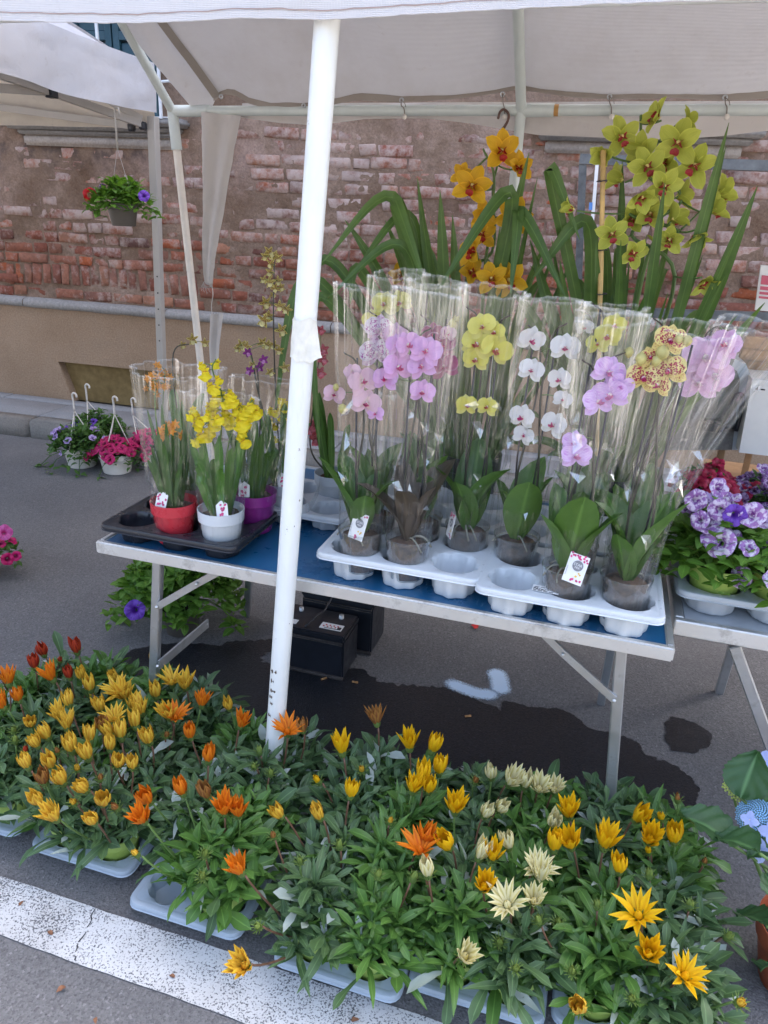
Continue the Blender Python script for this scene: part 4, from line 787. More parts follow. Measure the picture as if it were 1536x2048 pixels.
def moth_orchid(label, base, flowers, seed, card=None, sleeve=True, htop=1.42, rtop=.088, lean=(0, 0), dark=False, leaves=5, hide=False, buds=()):
    x, y = base; rtop *= .88;  r = random.Random(seed); z0 = ZT+.022
    t = thing('moth_orchid', label, 'orchid', (x, y, z0), 'wrapped moth orchids on the blue table')
    b = MB(); b.lathe([(.001, 0), (.043, 0), (.046, .004), (.056, .09), (.0575, .105), (.0595, .106), (.060, .112), (.058, .113)], (x, y, z0), 32, 0, None, lambda th, v: 1+.02*math.cos(8*th)*(v < .75)); b.build('pot', CPOT, t, auto=40)
    b = MB(); b.lathe([(.001, .003), (.041, .003), (.050, .07), (.0525, .088), (.046, .094), (.03, .100), (.001, .102)], (x, y, z0), 22, 0, None, lambda th, v: 1+.05*float(vnoise(th*2.2+seed, v*6, seed))); b.build('soil', BARK, t)
    for i in range(3):
        a = r.uniform(0, 6.28); q = MB(); p0 = np.array([x+.012*math.cos(a), y+.012*math.sin(a), z0+.11]); p1 = p0+[.03*math.cos(a), .03*math.sin(a), r.uniform(.0, .03)]; p2 = p0+[.05*math.cos(a+.4), .05*math.sin(a+.4), -.02]
        q.tube(bez(p0, p1, p2, 6), .0022, 6); q.build('aerial_root', ROOT, t)
    for i in range(leaves):
        a = i*2*PI/leaves+r.uniform(-.4, .4)+(seed % 3); el = r.uniform(1.05, 1.32); M = T(x+.006*math.cos(a), y+.006*math.sin(a), z0+.095) @ Matrix.Rotation(a-PI/2, 4, 'Z') @ Matrix.Rotation(el, 4, 'X') @ Matrix.Scale(r.uniform(.8, 1.3), 4)
        new('leaf', (r.choice(PLD) if dark else r.choice(PL)), t, M)
    pts = [(np.array(f[:3]), f[3], f[4] if len(f) > 4 else 1.) for f in flowers]; top = max([p[0][2] for p in pts]+[z0+.4])
    nsp = 2 if len(pts) > 3 else 1; spk = [[], []]
    for i, p in enumerate(sorted(pts, key=lambda q: q[0][2])): spk[i % nsp].append(p)
    for s in range(nsp):
        dx = (-.012, .014)[s]; zt = max(p[0][2] for p in spk[s])+.03
        q = MB(); q.tube([(x+dx, y+.01, z0+.08), (x+dx*2, y+.012, (z0+zt)/2), (x+dx*2+lean[0]*.3, y+.012, zt)], .0026, 6); q.build('stake', STAKE, t)
        ctr = np.mean([p[0] for p in spk[s]], 0); tipx = ctr[0]*.5+(x+dx*2)*.5
        sp = spline([(x+dx*.6, y, z0+.09), (x+dx*2+.005, y+.008, z0+.25), (x*.6+tipx*.4+.005, y+.006, zt-.16), (tipx, ctr[1]*.5+y*.5+.012, zt-.02), (tipx+(.03 if s else -.03), ctr[1]*.6+y*.4-.005, zt+.015)], 8); q = MB(); q.tube(sp, np.linspace(.0034, .0018, len(sp)), 7); stm = q.build('stem', STEMD, t)
        for p, kind, sz in spk[s]:
            n = tocam(p, .45); back = np.array(p)-np.array(n.normalized())*.012; k = int(np.argmin(np.linalg.norm(sp-back, axis=1))); q = MB(); q.tube(bez(sp[k], (sp[k]+back)/2+[0, 0, .012], back, 5), .0014, 5); q.build('pedicel', STEMG, stm)
            PH[kind].flower(t, p, n, sz, RO.uniform(-.4, .4))
    for bx, by, bz, br in buds:
        q = MB(); q.lathe([(.001, -br*1.2), (br*.7, -br*.7), (br, 0), (br*.75, br*.75), (.001, br*1.2)], (bx, by, bz), 10, 0, None); q.build('bud', BUD, t)
    if card:
        plant_tag(t, *card)
    if sleeve: folds(sleeve_mesh((x, y, z0), htop-z0, .052, rtop, seed, lean).build('sleeve', FILM, t, auto=14), (x, y, z0), htop-z0, .052, rtop, lean, seed)
    return t
def fl(Y, *items): return [(*aty(a, b, Y), k, *s) for a, b, k, *s in items]
N0 = (-.25, -1, .35)
moth_orchid('wrapped moth orchid with blush pink flowers low on the stem and a star mix card', (-.530, 1.665), fl(1.65, (725, 765, 'blush', .95), (732, 808, 'blush', .95), (668, 790, 'blush', .7), (705, 745, 'blush', .55), (752, 828, 'lilac', .55)), 1, (atz(728, 1040, .875)+[0, -.045, .0], .043, .068, N0, -.08), htop=1.43, rtop=.080, lean=(-.02, .02), buds=[(*aty(685, 818, 1.64), .011), (*aty(672, 775, 1.64), .008)])
moth_orchid('wrapped moth orchid with a full head of lilac pink flowers and purple tinted leaves', (-.405, 1.665), fl(1.655, (795, 735, 'lilac', 1.), (852, 705, 'lilac', 1.), (845, 735, 'lilac', .9), (772, 760, 'lilac', .85), (815, 690, 'lilac', .8), (845, 785, 'lilac', .8), (795, 690, 'lilac', .7)), 2, htop=1.435, rtop=.085, lean=(.0, .02), dark=True)
moth_orchid('wrapped moth orchid with purple splashed white flowers behind the lilac one', (-.535, 1.81), fl(1.80, (752, 706, 'splash', 1.15), (760, 660, 'splash', 1.), (790, 670, 'lilac', .8)), 3, htop=1.46, rtop=.078, lean=(.03, 0))
moth_orchid('wrapped moth orchid with wine red flowers behind the lilac one', (-.41, 1.815), fl(1.79, (880, 690, 'wine', 1.), (888, 735, 'wine', .95), (868, 670, 'wine', .8), (895, 668, 'blush', .55)), 4, htop=1.45, rtop=.08, buds=[(*aty(905, 648, 1.8), .011), (*aty(912, 638, 1.8), .008)])
moth_orchid('wrapped moth orchid with plain yellow flowers and a card seen edge on', (-.278, 1.80), fl(1.79, (955, 690, 'yellow', 1.05), (992, 700, 'yellow', 1.05), (965, 655, 'yellow', .9), (932, 812, 'yellow', .75), (975, 815, 'yellow', .7), (952, 720, 'yellow', .85), (990, 665, 'yellow', .7)), 5, (atz(905, 1045, .87)+[0, -.02, .0], .040, .064, (-1, -.55, .2), .05), htop=1.44, rtop=.085, lean=(.01, 0))
moth_orchid('wrapped moth orchid with white flowers and magenta lips', (-.146, 1.785), fl(1.77, (1062, 680, 'white', .85), (1130, 697, 'white', .9), (1062, 742, 'white', .8), (1120, 760, 'white', .75), (1045, 835, 'white', .85), (1108, 852, 'white', .9), (1045, 872, 'white', .7), (1125, 800, 'white', .6)), 6, htop=1.43, rtop=.088, lean=(.02, 0))
moth_orchid('wrapped moth orchid with striped lavender flowers and a star mix card', (-.008, 1.645), fl(1.63, (1215, 745, 'striped', .95), (1222, 790, 'striped', 1.), (1195, 805, 'striped', .95), (1152, 912, 'striped', .9), (1148, 885, 'striped', .7), (1240, 770, 'striped', .75)), 7, (atz(1154, 1122, .875)+[0, -.045, 0], .046, .068, N0, -.1), htop=1.41, rtop=.085, lean=(.02, .03))
moth_orchid('wrapped moth orchid with yellow flowers blotched crimson, at the end of the tray', (.127, 1.65), fl(1.64, (1285, 758, 'leopard', .95), (1338, 745, 'leopard', .98), (1338, 683, 'leopard', .9), (1318, 770, 'leopard', .75), (1300, 715, 'leopard', .6)), 8, htop=1.405, rtop=.09, lean=(.05, .02), buds=[(*aty(1325, 706, 1.63), .014), (*aty(1313, 722, 1.63), .011), (*aty(1375, 682, 1.64), .010), (*aty(1358, 678, 1.64), .009), (*aty(1258, 705, 1.64), .010), (*aty(1282, 718, 1.63), .012)])
moth_orchid('wrapped moth orchid with large freckled pink flowers leaning towards the side table', (.140, 1.79), fl(1.78, (1408, 718, 'freckle', 1.1), (1398, 770, 'freckle', .9), (1452, 690, 'lilac', .9), (1425, 750, 'freckle', .9)), 9, htop=1.41, rtop=.10, lean=(.17, .0))
moth_orchid('wrapped moth orchid with yellow flowers hidden behind the striped lavender one', (.0, 1.79), fl(1.80, (1215, 672, 'yellow', .8), (1195, 690, 'yellow', .7), (1228, 650, 'yellow', .7)), 10, htop=1.42, rtop=.08)
moth_orchid('wrapped moth orchid with yellow blooms in the hidden rear tray behind the pink orchids', (-.47, 2.06), fl(2.05, (770, 610, 'yellow', 1.), (800, 605, 'yellow', .9), (745, 640, 'yellow', .8)), 12, htop=1.42, rtop=.09)
moth_orchid('wrapped moth orchid without open flowers in the rear tray behind the white orchid', (.0, 2.0), fl(2.0, (1170, 655, 'white', .6)), 13, htop=1.40, rtop=.09)
# ------------------------------------------------------------------ cymbidiums
CYP = {}
for nm, a, b_, lc in (('gold', (.66, .34, .015), (.72, .42, .02), (.45, .05, .02)), ('lime', (.38, .43, .05), (.52, .54, .10), (.36, .06, .06))):
    pt = pm('tepal_'+nm, a, b_, core=tuple(q*.8 for q in a), vein=tuple(q*.8 for q in a), veinw=.3, edge=tuple(min(1, q*1.3) for q in b_), tr=.32); lp = pm('lip_'+nm, lc, (.55, .05, .07) if nm == 'lime' else (.42, .02, .02), spots=(.2, .01, .02), spot_scale=14., spot_lo=.3)
    CYP[nm] = ([leafmesh('tepal', pt, .046, .030, 'ellip', 6, 3, bd, .35, .05, a0=.15, seed=i) for i, bd in enumerate((.5, .2, .7))], None, lp)
    b = MB(); b.add(*leafgeo(.017, .020, 'round', 4, 2, -.5, 1.1), 0, T(0, 0, .002) @ Matrix.Rotation(PI, 4, 'Z') @ Matrix.Rotation(1.2, 4, 'X')); b.add(*leafgeo(.018, .017, 'ovate', 5, 2, 1.6, .2, .3), 0, T(0, -.006, .017) @ Matrix.Rotation(PI, 4, 'Z') @ Matrix.Rotation(.2, 4, 'X'))
    for sg in (-1, 1): b.add(*leafgeo(.015, .012, 'ellip', 4, 2, -.8, .5), 0, T(sg*.006, -.002, .004) @ Matrix.Rotation(sg*2.2, 4, 'Z') @ Matrix.Rotation(1.1, 4, 'X'))
    CYP[nm] = (CYP[nm][0], b.mesh('lip', lp))
def cym_flower(par, nm, loc, n, s=1., roll=0., wilt=0.):
    M = face(loc, n, s=s*1.14, roll=roll); f = new('flower', COLY, par, M); tp, lp = CYP[nm]
    for a, ti in ((0, 0), (1.05, .1), (-1.05, .1), (2.25, .05), (-2.25, .05)): new('tepal', tp[RO.randrange(3)], f, M @ Matrix.Rotation(a+RO.uniform(-.12, .12), 4, 'Z') @ Matrix.Rotation(ti+wilt+RO.uniform(-.1, .25), 4, 'X'))
    new('lip', lp, f, M); return f
def strap(par, base, tip, w, arch=.12, n=(0, -1, .4), name='leaf', mat=CYL, twist=0., fold=None):
    base, tip = np.array(base, float), np.array(tip, float)
    if fold is not None: P = spline([base, base*.45+np.array(fold)*.55+[0, 0, .03], fold, tip], 8)
    else: P = bez(base, (base*.42+tip*.58)+np.array([0, 0, arch]), tip, 18)
    m = len(P); b = MB(); V = []; UV = []; prev = None
    for i, p in enumerate(P):
        d = P[min(m-1, i+1)]-P[max(0, i-1)]; d /= np.linalg.norm(d); nn = np.array(n, float)+np.array([twist*(i/m-.5), 0, 0]); s_ = np.cross(d, nn); s_ /= np.linalg.norm(s_)+1e-9; up = np.cross(s_, d); t = i/(m-1)
        hw = w/2*WPROF['strap'](t)+.0006
        for k in (-1, 0, 1): V.append(p+s_*k*hw+up*(abs(k)*hw*.45)); UV.append(((k+1)/2, t))
    b.add(V, [(3*i+k, 3*i+k+1, 3*i+k+4, 3*i+k+3) for i in range(m-1) for k in (0, 1)], UV); return b.build(name, mat, par)
def cymbidium(label, x, y, nm, flowers, leaves, rand_leaves, seed, pot=PBLACK, buds=()):
    t = thing('cymbidium', label, 'orchid', (x, y, ZT), 'tall cymbidiums behind the wrapped orchids'); r = random.Random(seed)
    add_pot(t, (x, y, ZT), .075, .095, .19, pot)
    for (bx, tp, w, arch, fold) in leaves: strap(t, (x+bx, y+r.uniform(-.03, .03), ZT+.16), tp, w, arch, fold=fold, twist=r.uniform(-.8, .8))
    for i in range(rand_leaves):
        a = r.uniform(0, 6.28); h = r.uniform(.45, .85); rd = r.uniform(.15, .5); strap(t, (x+.05*math.cos(a), y+.05*math.sin(a), ZT+.16), (x+rd*math.cos(a), y+.06+abs(rd*math.sin(a))*.6, ZT+h), r.uniform(.016, .026), r.uniform(.1, .35), (-.2, -1, .5), twist=r.uniform(-1, 1))
    for i in range(12):
        dx = r.uniform(-.30, .30); strap(t, (x+dx*.2, y+r.uniform(-.04, .04), ZT+.16), (x+dx, y+r.uniform(-.02, .12), ZT+r.uniform(.68, .98)-abs(dx)*.5), r.uniform(.012, .020), r.uniform(.0, .06), (-.2, -1, .4), twist=r.uniform(-1, 1))
    for i in range(22):
        a = r.uniform(0, 6.28); h = r.uniform(.22, .60); rd = r.uniform(.08, .30); strap(t, (x+.06*math.cos(a), y+.06*math.sin(a), ZT+.16), (x+rd*math.cos(a), y+.08*math.sin(a), ZT+h), r.uniform(.018, .03), r.uniform(.06, .2), (-.2, -1, .5), twist=r.uniform(-1, 1))
    pts = sorted([(aty(a, b, Y), s, wl_, d) for a, b, Y, s, wl_, d in flowers], key=lambda q: q[0][2])
    groups = [pts[0::2], pts[1::2]]
    for gi, gp in enumerate(groups):
        if not gp: continue
        cx = [np.mean([q[0][0] for q in gp[max(0, i-1):i+2]]) for i in range(len(gp))]; sp = spline([(x+(.02 if gi else -.02), y, ZT+.16), (x*.5+cx[0]*.5, y+.02, ZT+.42)]+[(cx[i], np.mean([q[0][1] for q in gp])+.035, gp[i][0][2]) for i in range(0, len(gp), 2)]+[(cx[-1], gp[-1][0][1]+.02, gp[-1][0][2]+.01)], 6)
        q = MB(); q.tube(sp, np.linspace(.006, .003, len(sp)), 8); stm = q.build('flower_stem', STEMG, t)
        for p, s, wl_, d in gp:
            n = Vector(d) if d else tocam(p, .5); back = np.array(p)-np.array(n.normalized())*.008; k = int(np.argmin(np.linalg.norm(sp-back, axis=1))); q = MB(); q.tube(bez(sp[k], (sp[k]+back)/2+[0, 0, -.008], back, 5), .0026, 6); q.build('pedicel', STEMG, stm)
            cym_flower(t, nm, p, n, s, RO.uniform(-.5, .5), wl_)
    return t
def L_(bx, tipx, tipy, Y, w, arch, fold=None): return (bx, aty(tipx, tipy, Y), w, arch, aty(*fold) if fold else None)
c1 = cymbidium('tall cymbidium orchid with golden yellow red lipped flowers and long strap leaves', -.36, 2.27, 'gold',
 [(1000, 305, 2.18, 1.15, .2, None), (1032, 338, 2.2, .95, .5, (.5, -.5, .1)), (945, 375, 2.17, 1.15, .15, None), (925, 352, 2.2, .7, .2, None), (1028, 432, 2.18, 1.05, .1, None), (950, 505, 2.17, 1.1, .4, (-.6, -.6, .2)), (985, 560, 2.12, 1.0, .2, None), (1018, 560, 2.15, 1.1, .1, None), (958, 470, 2.2, 1., .3, None), (940, 545, 2.2, .9, .3, None), (965, 430, 2.21, .9, .3, None), (800, 552, 2.3, .8, .3, None)],
 [L_(-.05, 835, 355, 2.2, .026, .0), L_(-.03, 1058, 305, 2.16, .030, .02), L_(.0, 862, 600, 2.02, .036, 0, (1020, 385, 2.1)), L_(-.02, 1020, 600, 2.04, .030, 0, (1035, 420, 2.12)), L_(-.06, 880, 380, 2.2, .033, .02), L_(-.06, 640, 530, 2.1, .032, 0, (785, 395, 2.16)), L_(-.05, 650, 600, 2.02, .028, 0, (800, 490, 2.1)), L_(-.04, 860, 600, 2.05, .034, 0, (790, 400, 2.15)), L_(.03, 1075, 355, 2.14, .014, .0), L_(.05, 1135, 600, 2.05, .034, 0, (1032, 425, 2.12)), L_(-.07, 680, 590, 2.08, .026, 0, (815, 430, 2.2)), L_(-.02, 905, 430, 2.22, .030, .0), L_(-.06, 700, 610, 2.05, .03, 0, (720, 540, 2.1)), L_(-.03, 690, 440, 2.14, .030, .10), L_(-.04, 770, 440, 2.25, .026, .08)], 8, 31)
# the same clump's leaves that hang low beside the front pole
for tx_, ty_, fx_, fy_, Y_ in ((545, 850, 610, 560, 1.98), (640, 910, 632, 600, 1.95), (560, 700, 650, 520, 2.1)): strap(c1, (-.42, 2.27, ZT+.16), aty(tx_, ty_, Y_-.02), .030, 0, fold=aty(fx_, fy_, Y_+.05))
c2 = cymbidium('tall cymbidium orchid with lime green red lipped flowers tied to a bamboo cane', .06, 2.25, 'lime',
 [(1240, 275, 2.16, 1.05, .1, None), (1210, 310, 2.12, .9, .8, (-.3, -.8, -.2)), (1318, 238, 2.18, 1., .5, (-.7, -.4, .3)), (1358, 288, 2.14, 1.2, 0, None), (1288, 302, 2.17, 1.05, .1, None), (1292, 335, 2.13, 1.05, .1, None), (1392, 335, 2.14, 1.1, .1, None), (1325, 372, 2.12, 1., .1, None), (1245, 362, 2.2, 1., .6, (-.6, .3, .3)), (1282, 392, 2.1, .95, .6, (.2, -.8, -.4)), (1352, 395, 2.2, 1., .5, (.6, .2, .2)), (1148, 420, 2.08, .75, 1.0, (-1, -.2, .2)), (1222, 470, 2.1, .95, .2, None), (1262, 505, 2.1, .9, .3, None), (1300, 430, 2.18, 1., .4, None), (1345, 440, 2.18, .9, .5, (.3, .4, .3)), (1436, 388, 2.2, 1., .5, (.5, .3, .2)), (1420, 425, 2.17, 1., .5, (.5, .2, .3)), (1392, 465, 2.15, .95, .6, (.2, -.4, -.7)), (1310, 500, 2.16, .9, .6, (.3, .1, .6)), (1405, 560, 2.12, .9, .6, (.2, -.5, -.6)), (1260, 440, 2.2, .9, .4, None), (1330, 330, 2.22, 1., .3, None), (1370, 245, 2.24, .85, .4, (.6, .1, .3)), (1340, 480, 2.15, .85, .4, None)],
 [L_(.08, 1458, 245, 2.1, .026, .0), L_(.07, 1452, 292, 2.12, .026, .0), L_(.09, 1515, 372, 2.08, .034, .0), L_(.05, 1330, 365, 2.06, .026, .0), L_(.0, 1160, 480, 2.1, .03, 0, (1100, 340, 2.12)), L_(-.04, 1062, 560, 2.12, .036, 0, (1172, 445, 2.14)), L_(.06, 1474, 470, 2.08, .020, .02), L_(.1, 1530, 605, 2.0, .022, .06), L_(.08, 1450, 552, 2.03, .016, .04), L_(.0, 1192, 480, 2.06, .022, .0), L_(.02, 1242, 480, 2.04, .022, .0), L_(-.04, 1060, 480, 2.2, .03, .03), L_(-.05, 1025, 580, 2.2, .034, .12), L_(-.02, 1290, 590, 2.0, .03, .05), L_(-.06, 1120, 520, 2.14, .03, .02), L_(.04, 1245, 320, 2.24, .026, .0)], 14, 32)
q = MB(); a, c_ = aty(1207, 300, 2.09), aty(1199, 650, 2.09); d = c_-a; e = a+d*((a[2]-ZT-.15)/(a[2]-c_[2])); q.tube([a+(e-a)*k/10 for k in range(11)], [.0062 if k % 3 else .0072 for k in range(11)], 9); cane = q.build('bamboo_cane', BAMBOO, c2)
for yy in (362, 500, 588): p = aty(1204, yy, 2.085); q = MB(); q.tube([p+[.012*math.cos(k*PI/4), .010*math.sin(k*PI/4), .002*math.sin(k)] for k in range(9)], .0016, 5); q.build('wire_tie', STAKE, cane)
# ------------------------------------------------------------------ oncidiums, epidendrum and spotted orchids on the left
ONL = leaf_mat('oncidium_leaf', (.05, .13, .02), (.11, .24, .04), .4, .25, .3); EPL = leaf_mat('epidendrum_leaf', (.04, .09, .02), (.08, .15, .04), .5, .2, .25)
def tinyfl(name, pet, n, L, W, lipm=None, lipL=0., lipW=0., prof='ellip', bend=.4):
    b = MB()
    for i in range(n): b.add(*leafgeo(L, W, prof, 4, 2, bend, .3, .2, a0=.3, seed=i), 0, Matrix.Rotation(2*PI*i/n+.2, 4, 'Z'))
    if lipm: b.add(*leafgeo(lipL, lipW, 'round', 7, 6, .3, .1, .5), 1, T(0, 0, .003) @ Matrix.Rotation(PI, 4, 'Z') @ Matrix.Rotation(.3, 4, 'X'))
    return b.mesh(name, [pet]+([lipm] if lipm else []))
YON = pm('petal_oncidium', (.74, .55, .01), (.78, .62, .02), spots=(.3, .08, .01), spot_scale=8., spot_lo=.2); YOL = pm('lip_oncidium', (.78, .60, .01), (.80, .66, .03), core=(.4, .12, .02), corew=.14)
OEP = pm('petal_epidendrum', (.72, .26, .03), (.75, .33, .06), core=(.75, .5, .05)); SPW = pm('petal_spotted', (.55, .44, .10), (.62, .54, .16), spots=(.12, .03, .015), spot_scale=7., spot_lo=.5); SPL = pm('lip_spotted', (.66, .58, .25), (.68, .62, .3), core=(.2, .05, .02), corew=.4); RSP = pm('petal_red_speckled', (.40, .03, .05), (.48, .08, .10), spots=(.75, .55, .55), spot_scale=14., spot_lo=.28); RSL = pm('lip_red_speckled', (.75, .35, .40), (.7, .1, .14))
FON = tinyfl('flower', YON, 5, .010, .006, YOL, .021, .026); FEP = tinyfl('flower', OEP, 6, .012, .005, OEP, .008, .009, 'lanc', .2); FSP = tinyfl('flower', SPW, 5, .020, .009, SPL, .016, .014, 'lanc', .5); FRS = tinyfl('flower', RSP, 5, .024, .014, RSL, .02, .02, 'ellip', .3); FPU = tinyfl('flower', pm('petal_purple', (.16, .01, .12), (.2, .03, .16)), 5, .018, .010, pm('lip_purple', (.5, .2, .4)), .014, .012)
def spray_orchid(name, label, x, y, pot, r1, h, z0, flmesh, stems, leaves, seed, leafm=ONL, sleeve=None, card=True, lw=.022, r0=None, group=None, lstrap=None):
    t = thing(name, label, 'orchid', (x, y, z0), group); r = random.Random(seed); add_pot(t, (x, y, z0), r0 or r1*.80, r1, h, pot, BARK)
    for i in range(leaves):
        a = r.uniform(0, 6.28); rd = r.uniform(.03, .085); hh = r.uniform(.10, .26); strap(t, (x+.02*math.cos(a), y+.02*math.sin(a), z0+h*.8), (x+rd*math.cos(a), y+rd*math.sin(a), z0+h+hh), r.uniform(lw*.7, lw*1.2), r.uniform(.02, .10), (.1, -1, .6), mat=leafm, twist=r.uniform(-1, 1))
    for st in stems:
        P = [(x+r.uniform(-.01, .01), y+r.uniform(-.01, .01), z0+h*.8)]+[tuple(aty(a, b, Y)) for a, b, Y in st['path']]; sp = spline(P, 8); q = MB(); q.tube(sp, np.linspace(.003, .0014, len(sp)), 6); stm = q.build('stem', st.get('mat', STEMG), t)
        for fx_, fy_, s in st['fl']:
            p = aty(fx_, fy_, st['path'][-1][2]+r.uniform(-.03, .03)); k = int(np.argmin(np.linalg.norm(sp-p, axis=1))); q = MB(); q.tube([sp[k], (sp[k]+p)/2+[0, 0, .003], p], .0009, 4); q.build('pedicel', STEMG, stm)
            new('flower', st.get('mesh', flmesh), t, face(p, tocam(p, .7), s=s, roll=r.uniform(-.6, .6)))
    if card:
        p = np.array([x+r.uniform(-.02, .03), y-r1*.62, z0+h+.012]); X = face(p, (.1, -1, .5), roll=r.uniform(-.3, .5)); q = MB(); q.add([(-.016, -.02, 0), (.016, -.02, 0), (.016, .014, 0), (0, .026, 0), (-.016, .014, 0)], [(0, 1, 2, 3, 4)], None, 0, X); cd_ = q.build('care_card', PAPER, t, smooth=False)
        q = MB()
        for i in range(9): cx, cy = r.uniform(-.012, .012), r.uniform(-.016, .014); q.add([(cx+.004*math.cos(a)*r.uniform(.6, 1.2), cy+.004*math.sin(a)*r.uniform(.6, 1.2), .0006+i*.00003) for a in np.arange(6)], [tuple(range(6))], None, 0, X)
        q.build('flower_print', MAG, cd_, smooth=False)
    if sleeve: sleeve_mesh((x, y, z0), sleeve[0], r0 or r1*.82, sleeve[1], seed, sleeve[2] if len(sleeve) > 2 else (0, 0), pleat=.8).build('sleeve', FILM, t, auto=14)
    return t
zk = ZT+.008; rf = random.Random(77)
def cloud(cx, cy, rx, ry, n, s0, s1, seed=1):
    r = random.Random(seed); out = []
    for i in range(n):
        a = r.uniform(0, 6.28); q = math.sqrt(r.random()); out.append((cx+rx*q*math.cos(a), cy+ry*q*math.sin(a), r.uniform(s0, s1)))
    return out
spray_orchid('oncidium_orchid', 'white pot with a bright yellow dancing lady orchid in a clear sleeve', -.93, 1.665, PWHITE, .060, .118, zk, FON,
 [dict(path=[(440, 900, 1.66), (445, 800, 1.65), (425, 740, 1.64), (432, 718, 1.64)], fl=[(436, 724, 1.0), (412, 742, 1.3), (420, 770, 1.), (435, 755, .9), (402, 728, .8)]+cloud(440, 790, 22, 30, 9, .8, 1.2, 2)+cloud(452, 815, 40, 30, 12, .9, 1.3, 3)),
  dict(path=[(455, 900, 1.66), (480, 830, 1.65), (505, 800, 1.64)], fl=cloud(488, 835, 28, 40, 16, .8, 1.4, 4)+[(505, 800, .9), (482, 840, 1.6)]), dict(path=[(430, 900, 1.65), (400, 850, 1.63), (380, 835, 1.62)], fl=cloud(405, 840, 32, 30, 16, .8, 1.3, 5)+[(388, 832, 1.), (400, 880, 1.2), (395, 880, 1.), (425, 855, 1.3), (485, 880, 1.2)])], 13, 41, sleeve=(.415, .098, (.0, .02)))
spray_orchid('epidendrum_orchid', 'red pot with a small orange epidendrum orchid in a clear sleeve', -1.075, 1.665, PRED, .060, .118, zk, FEP,
 [dict(path=[(352, 930, 1.66), (355, 870, 1.65)], fl=cloud(344, 862, 26, 16, 15, .9, 1.4, 6)), dict(path=[(320, 900, 1.74), (310, 800, 1.76), (318, 760, 1.77)], fl=cloud(312, 765, 26, 28, 14, .8, 1.3, 7))], 26, 42, EPL, (.46, .098, (-.01, .03)), lw=.012)
spray_orchid('purple_pot_orchid', 'purple pot with a dark leaved orchid in a clear sleeve', -.905, 1.82, PPURP, .060, .118, zk, FPU, [dict(path=[(520, 850, 1.85), (515, 740, 1.88)], fl=[(520, 735, 1.), (500, 742, .9), (528, 720, .9), (495, 705, .8)], mat=STEMD)], 10, 43, PHL, (.43, .10, (.03, .03)))
spray_orchid('mauve_pot_orchid', 'mauve pot with a leafy orange orchid, half hidden behind the red pot', -1.085, 1.80, PMAUVE, .058, .12, zk, FEP, [dict(path=[(330, 850, 1.84), (330, 740, 1.86)], fl=cloud(322, 745, 24, 30, 10, .9, 1.3, 8))], 9, 44, PHL, (.44, .10), False)
spray_orchid('pale_pot_orchid', 'pale blue pot with long leaves behind the black tray', -1.215, 1.955, PICE, .060, .12, ZT+.006, FSP, [dict(path=[(345, 720, 2.0), (385, 685, 2.0)], fl=[(385, 678, 1.), (410, 685, .8), (365, 690, .7)], mat=STEMD)], 8, 45, ONL, None, False, lw=.03)
spray_orchid('spotted_orchid', 'grey pot with a tall spike of brown spotted yellow orchid flowers', -.875, 1.95, PGREY, .058, .115, ZT+.006, FSP,
 [dict(path=[(552, 800, 1.98), (547, 640, 1.98), (549, 520, 1.98)], fl=[(538, 505, 1.), (548, 512, .9), (530, 512, .8), (556, 515, .8), (543, 528, .8), (540, 545, .8), (556, 562, .8), (540, 565, .9), (528, 560, .7), (550, 575, .9), (562, 575, .7), (530, 605, 1.1), (560, 612, .9), (575, 620, .9), (528, 640, 1.2), (538, 632, .9), (562, 660, 1.1), (545, 590, .6), (548, 690, .8), (558, 700, .8), (570, 735, .9), (540, 745, .8)], mat=STEMD),
  dict(path=[(520, 800, 2.0), (500, 700, 2.0), (485, 688, 2.0)], fl=[(482, 690, 1.), (492, 693, .9), (525, 685, 1.), (535, 690, .9), (475, 698, .7), (505, 730, .7)], mat=STEMD), dict(path=[(560, 900, 1.96), (570, 820, 1.96)], fl=cloud(565, 820, 25, 30, 16, .7, 1.1, 9)+cloud(545, 850, 14, 30, 6, .6, .9, 10), mesh=FON)], 9, 46, PHL, None, True)
spray_orchid('speckled_orchid', 'grey pot with a dark red speckled orchid close to the front pole', -.762, 2.085, PGREY, .058, .115, ZT+.006, FRS, [dict(path=[(622, 900, 2.07), (628, 800, 2.06), (640, 700, 2.06)], fl=[(628, 855, 1.2), (632, 880, 1.1), (640, 745, .9), (648, 700, .8), (641, 660, .7), (645, 720, .8), (622, 862, .8)], mat=STEMD)], 9, 47, PHL, None, False)
q = MB(); sp = spline([atz(x, y, ZT+.10) for x, y in ((560, 1010), (612, 1018), (635, 985), (640, 965))], 6); V = []; UV = []
for i, p in enumerate(sp): V += [p+[0, 0, -.014], p+[0, 0, .014]]
q.add(V, [(2*i, 2*i+1, 2*i+3, 2*i+2) for i in range(len(sp)-1)]); q.build('plastic_strap', CFILM2, tgr)
